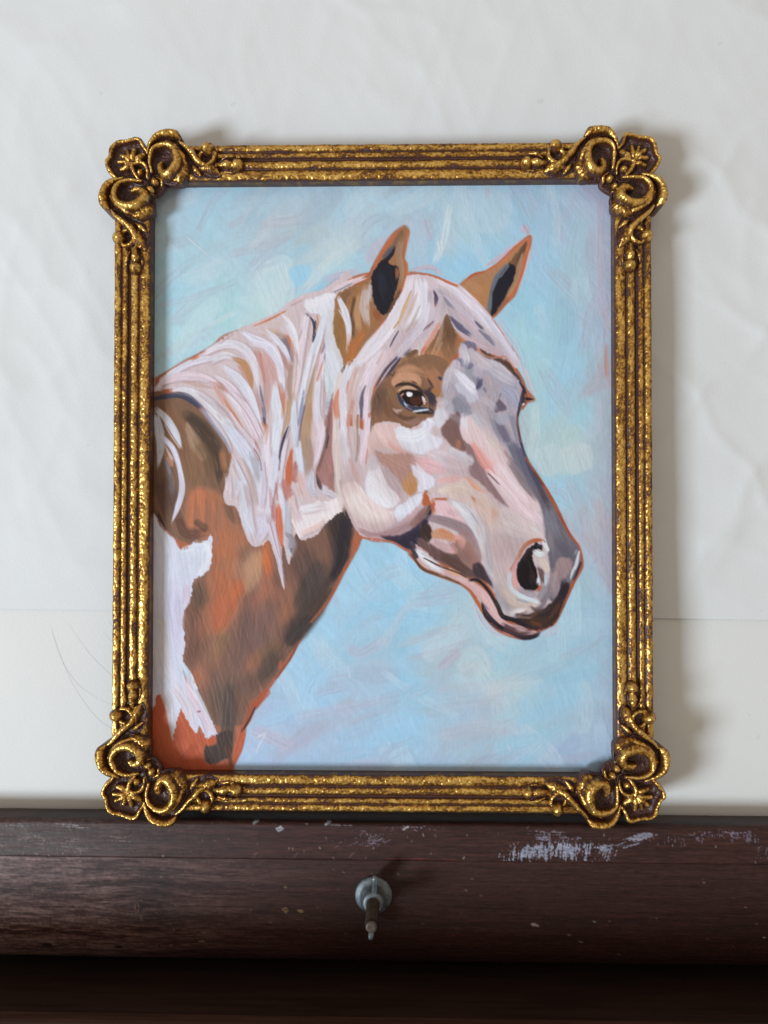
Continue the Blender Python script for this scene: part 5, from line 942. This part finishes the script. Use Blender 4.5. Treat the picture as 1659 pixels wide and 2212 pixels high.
# ---------------------------------------------------------------- frame rails
FZ = -.0090                                   # front plane of the moulding
def rail_height(v):
    """profile across the moulding (v from 0 outside to 1 inside): four ridges and the hollows between; value 0..1"""
    def rg(c, w): return np.clip(1-((v-c)/w)**2, 0, None)**.42
    return np.maximum.reduce([rg(.085, .112)*.95, rg(.29, .092)*.88, rg(.555, .120)*.95, rg(.845, .160)*1.0])
vprof = np.r_[0, np.linspace(.0, 1, 54), 1.0]
def rail(name, L, side, seed):
    n = int(L/.00036); s = np.linspace(0, 1, n)
    Vv = np.r_[0., 0., np.linspace(0, 1, 56), 1., 1., 1.]; m = len(Vv)
    back = np.zeros(m); back[0] = 2; back[1] = 1; back[-3] = 1; back[-2] = 3; back[-1] = 4
    VV, SS = np.meshgrid(Vv, s)                # rows along the rail
    inset = VV*RAIL; u = inset+(L-2*inset)*SS
    h = rail_height(VV)
    um, vm = u*1000, VV*RAIL*1000
    fl = np.clip((np.minimum(u, L-u)-.036)/.004, 0, 1); h = h*fl          # plain under the corner ornaments
    brk = .55+.30*vnoise(um/1.9, np.floor(VV*3.6)*7.3+vm/1.5, seed)+.30*vnoise(um/.85, vm/.9, seed+1)+.22*vnoise(um/6, vm/4, seed+2)
    hh = h*np.clip(.80+.26*brk, .5, 1.12)
    depth = .0021*hh-.0019
    gold = np.clip(h*1.02-.17+.30*vnoise(um/.8, vm/.5, seed+3)+.20*vnoise(um/2.2, vm/.9, seed+8)+.22*vnoise(um/9, vm/3, seed+4)+.25*(brk-.55), 0, 1)*(h > .15)
    y = FZ-depth*1.0
    y = np.where(back == 1, FZ+.0030, y); y = np.where(back == 2, .0125, y); y = np.where(back == 3, -.0004, y); y = np.where(back == 4, .0006, y)
    gold = np.where(back == 1, .42+.22*vnoise(um/3.5, vm, seed+5), gold); gold = np.where(back == 2, .1, gold)
    gold = np.where(back >= 3, .33+.14*vnoise(um/5, vm, seed+6), gold)
    k = np.where(back >= 3, .0006, 0)          # the sight edge flares slightly inwards
    W, H = OPEN_W+2*RAIL, OPEN_H+2*RAIL
    wob = .00015*vnoise(um/3, vm*0, seed+7)*(VV < .02)
    vv = inset-wob
    if side == 'top': X, Z = -W/2+u, H/2-vv
    if side == 'bottom': X, Z = W/2-u, -H/2+vv
    if side == 'left': X, Z = -W/2+vv, -H/2+u
    if side == 'right': X, Z = W/2-vv, H/2-u
    V = np.c_[X.ravel(), y.ravel(), (Z+PC).ravel()]
    return mesh_obj(name, V, grid_faces(n, m), M_GOLD, fr, attrs={'gold': gold.ravel()})
for k, sd in enumerate(('top', 'right', 'bottom', 'left')):
    rail('rail', OPEN_W+2*RAIL if sd in ('top', 'bottom') else OPEN_H+2*RAIL, sd, 100+17*k)

# ---------------------------------------------------------------- corner ornaments (relief sculpted from tubes, beads and dished plates)
PXM = .0625e-3*.985                           # metres per sketch unit
SK0 = np.array([198., 300.]); SHIFT = np.array([17., 17.])
def seg_dist(px, py, pts, rr, zz):
    """signed distance and running radius/height of a tapered polyline"""
    best = np.full(px.shape, 1e9); R = np.ones_like(best); Z = np.zeros_like(best); D = np.full(px.shape, 1e9)
    for i in range(len(pts)-1):
        a, b = pts[i], pts[i+1]; ab = b-a; L2 = max(ab@ab, 1e-9)
        t = np.clip(((px-a[0])*ab[0]+(py-a[1])*ab[1])/L2, 0, 1)
        d = np.hypot(px-a[0]-t*ab[0], py-a[1]-t*ab[1]); r = rr[i]*(1-t)+rr[i+1]*t; e = d-r
        bt = e < best
        best = np.where(bt, e, best); R = np.where(bt, r, R); D = np.where(bt, d, D); Z = np.where(bt, zz[i]*(1-t)+zz[i+1]*t, Z)
    return best, D, R, Z
def poly_sd(px, py, p):
    ins = np.zeros(px.shape, bool); d = np.full(px.shape, 1e9)
    for i in range(len(p)):
        a, b = p[i], p[(i+1) % len(p)]
        ins ^= ((a[1] > py) != (b[1] > py)) & (px < (b[0]-a[0])*(py-a[1])/(b[1]-a[1]+1e-12)+a[0])
        ab = b-a; t = np.clip(((px-a[0])*ab[0]+(py-a[1])*ab[1])/max(ab@ab, 1e-9), 0, 1)
        d = np.minimum(d, np.hypot(px-a[0]-t*ab[0], py-a[1]-t*ab[1]))
    return np.where(ins, -d, d)
def parse(t): return np.array([[float(c) for c in q.split(',')] for q in t.split()])
def sculpt(prims, x0, x1, y0, y1, seed, step=5.0):
    nx, ny = int((x1-x0)/step)+1, int((y1-y0)/step)+1
    X, Y = np.meshgrid(np.linspace(x0, x1, nx), np.linspace(y0, y1, ny))
    def ev(X, Y):
        X, Y = X+9*vnoise(X/110, Y/110, seed*3+1), Y+9*vnoise(X/110, Y/110, seed*3+2)
        sd = np.full(X.shape, 1e9); H = np.full(X.shape, -1e9); G = np.zeros(X.shape)
        for pr in prims:
            if pr[0] == 'T':                   # tube: points, radii, heights of the base (units), roundness, gold
                _, pts, rr, zz, k, gd = pr
                e, D, R, Z = seg_dist(X, Y, pts, rr, zz); q = np.clip(1-(D/R)**2, 0, 1); h = Z+k*R*(.45*np.sqrt(q)+.62*q); g = gd*(.28+.72*np.clip(q, 0, 1)**.85)
                h = np.where(e <= 3, h, -1e9)
            else:                              # plate: outline, height, dish depth, gold
                _, pts, z, dish, gd = pr
                e = poly_sd(X, Y, pts); h = np.where(e <= 3, z-dish*(1-np.exp(np.minimum(e, 0)/28.)), -1e9); g = np.full(X.shape, gd)
            sd = np.minimum(sd, e); bt = h > H; H = np.where(bt, h, H); G = np.where(bt, g, G)
        return sd, H, G
    sd, H, G = ev(X, Y)
    gx = (ev(X+.5, Y)[0]-ev(X-.5, Y)[0]); gy = (ev(X, Y+.5)[0]-ev(X, Y-.5)[0])
    keepv = sd < 0
    cell = keepv[:-1, :-1] | keepv[1:, :-1] | keepv[:-1, 1:] | keepv[1:, 1:]
    out = (sd > 0)
    gl = np.maximum(np.hypot(gx, gy), .3)
    mv = np.clip(sd, 0, step*1.5)
    X = np.where(out, X-mv*gx/gl, X); Y = np.where(out, Y-mv*gy/gl, Y)
    sd2, H2, G2 = ev(X, Y); H = np.where(out, np.where(H2 > -1e8, H2, 0), H); G = np.where(out, G2, G)
    H = np.where(H > -1e8, H, 0)
    H += 2.8*vnoise(X/16, Y/16, seed)+2.2*vnoise(X/7, Y/7, seed+1)
    # gilding rubbed on the high edges
    lo = box(box(H, 3), 3); rel = np.clip((H-lo)/16, -1, 1)
    G = np.clip(G*.92+.22*rel*(G > .05)+.34*vnoise(X/13, Y/13, seed+2)*(G > .02)+.16*vnoise(X/40, Y/40, seed+3), 0, 1)
    return X, Y, H, G, cell
def ornament_mesh(name, data, corner, swap, parent, zoff=0.0):
    X, Y, H, G, cell = data; sx, sz = corner
    ny, nx = X.shape; idx = -np.ones(ny*nx, int)
    f = grid_faces(ny, nx)[cell.ravel()]
    used = np.unique(f); idx[used] = np.arange(len(used)); f = idx[f]
    u = (X.ravel()[used]-SK0[0]+SHIFT[0])*PXM; v = (Y.ravel()[used]-SK0[1]+SHIFT[1])*PXM
    if swap: u, v = v, u
    W, Hh = OPEN_W+2*RAIL, OPEN_H+2*RAIL
    x = sx*(W/2-u); z = PC+sz*(Hh/2-v); y = FZ+.0012-1.22*H.ravel()[used]*PXM-zoff
    g = G.ravel()[used]; n = len(used)
    flip = (sx*sz > 0) != swap                                  # keep the faces turned to the front
    if flip: f = f[:, ::-1]
    e = np.vstack([f[:, [0, 1]], f[:, [1, 2]], f[:, [2, 3]], f[:, [3, 0]]])
    key = set(map(tuple, e)); bd = np.array([q for q in key if (q[1], q[0]) not in key])
    bv = np.unique(bd); mp = -np.ones(n, int); mp[bv] = n+np.arange(len(bv))
    V = np.vstack([np.c_[x, y, z], np.c_[x[bv], np.where((u[bv] < .0004) | (v[bv] < .0004), FZ+.0145, FZ+.0034), z[bv]]])
    sk = np.stack([bd[:, 1], bd[:, 0], mp[bd[:, 0]], mp[bd[:, 1]]], -1)
    return mesh_obj(name, V, np.vstack([f, sk]), M_GOLD, parent, attrs={'gold': np.r_[g, .36+.25*vnoise(x[bv]*900, z[bv]*900, 7)]})

def T(t, r, z, k=.9, g=1.0, n=5):
    p = catmull(parse(t), False, n); m = len(p)
    f = lambda a: np.interp(np.linspace(0, 1, m), np.linspace(0, 1, len(np.atleast_1d(a))), np.atleast_1d(np.array(a, float)))
    return ('T', p, f(r)*1.22, f(z), k, g)
def PL(t, z, dish, g=0.0): return ('P', catmull(parse(t), True, 4), z, dish, g)
SCROLL = [PL('500,540 480,440 470,350 500,280 560,215 640,185 720,195 755,240 760,300 830,400 845,480 800,590 720,635 620,620 545,590', 50, 46),
          T('478,360 505,280 560,218 640,196 705,205 745,240', (10, 20, 26, 30, 30, 12), (46, 50, 56, 58, 52, 40), .9, .95),
          T('512,525 504,430 525,352 580,310 650,303 712,342 742,412 738,485 705,545 655,566 612,540 594,492 602,455', (10, 14, 17, 19, 22, 27, 34, 40, 42, 38, 30, 24, 15), (50, 58, 64, 68, 70, 72, 74, 74, 72, 68, 62, 54, 46), .95, 1.0),
          T('700,600 760,585 800,520 812,460', (20, 44, 40, 18), (30, 36, 40, 40), .8, .75),
          T('640,268 715,320 775,400 808,478', (8, 20, 24, 12), (58, 66, 64, 48), .9, 1.0)]
SPRAY = [PL('740,262 800,300 870,350 940,400 1000,450 1105,548 1040,585 940,575 880,560 830,500 800,420 760,340', 30, 12),
         T('755,268 820,325 885,405 940,462 1000,488', (10, 18, 22, 24, 18), (46, 58, 62, 58, 48), .9, 1.0),
         T('950,490 1030,512 1100,550', (28, 40, 8), (30, 34, 24), .7, .75), T('872,478 900,515 935,558', (8, 20, 10), (32, 40, 34), .9, 1.0),
         T('1002,332 1003,333', (48, 48), (36, 36), 1.0, 1.0), T('960,352 932,400 950,450 1005,468 1050,435 1062,380 1040,345', (16, 16, 16, 16, 16, 16, 10), (30, 34, 38, 40, 40, 36, 30), .9, .95),
         PL('935,350 1060,350 1060,460 940,460', 24, 14)]
BUD = [T('1066,478 1110,470 1160,468 1200,470', (4, 20, 34, 26), (18, 26, 30, 26), .95, 1.0), T('1252,468 1260,468', (46, 44), (22, 22), 1.0, 1.0), T('1110,412 1165,392 1225,384', (6, 17, 8), (18, 24, 18), .9, .8), T('1130,522 1200,528 1260,520', (6, 14, 8), (16, 20, 16), .8, .6), PL('1090,420 1200,400 1290,430 1290,510 1200,520 1100,510', 12, 2)]
SHELL = [PL('236,605 186,562 132,490 114,440 140,408 158,362 172,312 196,284 226,268 290,262 340,246 372,234 410,250 432,296 468,348 500,400 516,500 480,620 420,640 330,620', 48, 44),
         T('206,585 160,532 126,480 116,436 144,402 160,356 176,304 220,272 292,260 372,238 412,254 436,300 470,352', (10, 15, 14, 16, 13, 14, 16, 16, 14, 17, 16, 14, 9), 48, .9, .9),
         T('352,455 300,410 240,372', (12, 24, 19), (34, 40, 28), .9, .95), T('352,450 316,392 294,342', (10, 20, 16), (34, 40, 28), .9, .9), T('354,448 350,390 356,334', (12, 22, 18), (34, 42, 28), .9, .95),
         T('346,457 286,436 216,432', (10, 20, 16), (34, 40, 28), .9, .95), T('350,462 296,484 244,500', (12, 24, 19), (34, 40, 28), .9, .9), T('354,446 398,412 438,378', (12, 28, 22), (34, 42, 28), .85, .85),
         T('345,450 340,490 362,545 408,602', (16, 18, 17, 10), (44, 44, 42, 36), .9, .9), T('350,462 400,446 450,465 480,520 478,575', (12, 15, 15, 13, 8), (44, 44, 42, 40, 32), .9, .85),
         T('414,535 415,536', (27, 27), (34, 34), 1.0, 1.0)]
BEADS = [PL('500,560 560,545 610,590 625,660 560,720 500,735 450,700 440,640', 30, 10), T('560,570 600,600 604,650', (8, 15, 10), (34, 42, 38), .9, .9), T('450,690 470,722 520,728', (8, 14, 9), (34, 40, 36), .9, .7)]
BEAD1 = [T('546,622 547,623', (29, 29), (44, 44), 1.0, 1.0)]; BEAD2 = [T('506,684 507,685', (28, 28), (44, 44), 1.0, 1.0)]
ci = 0
for sx in (-1, 1):
    for sz in (1, -1):
        H_, W_ = (OPEN_H+2*RAIL)/2, (OPEN_W+2*RAIL)/2
        co = empty('corner_ornament'); co.parent = fr; co.location = (0, 0, 0)
        sd = 300+41*ci
        ornament_mesh('shell', sculpt(SHELL, 90, 530, 210, 660, sd), (sx, sz), False, co)
        ornament_mesh('rosette', sculpt(BEADS, 420, 640, 530, 750, sd+3), (sx, sz), False, co)
        ornament_mesh('bead', sculpt(BEAD1, 505, 590, 580, 665, sd+5), (sx, sz), False, co)
        ornament_mesh('bead', sculpt(BEAD2, 465, 550, 640, 725, sd+7), (sx, sz), False, co)
        for swap in (False, True):
            q = sd+9+(11 if swap else 0)
            ornament_mesh('scroll', sculpt(SCROLL, 450, 870, 150, 650, q), (sx, sz), swap, co)
            ornament_mesh('leaf_spray', sculpt(SPRAY, 720, 1130, 240, 600, q+3), (sx, sz), swap, co)
            ornament_mesh('bud', sculpt(BUD, 1050, 1330, 370, 545, q+6), (sx, sz), swap, co)
        ci += 1
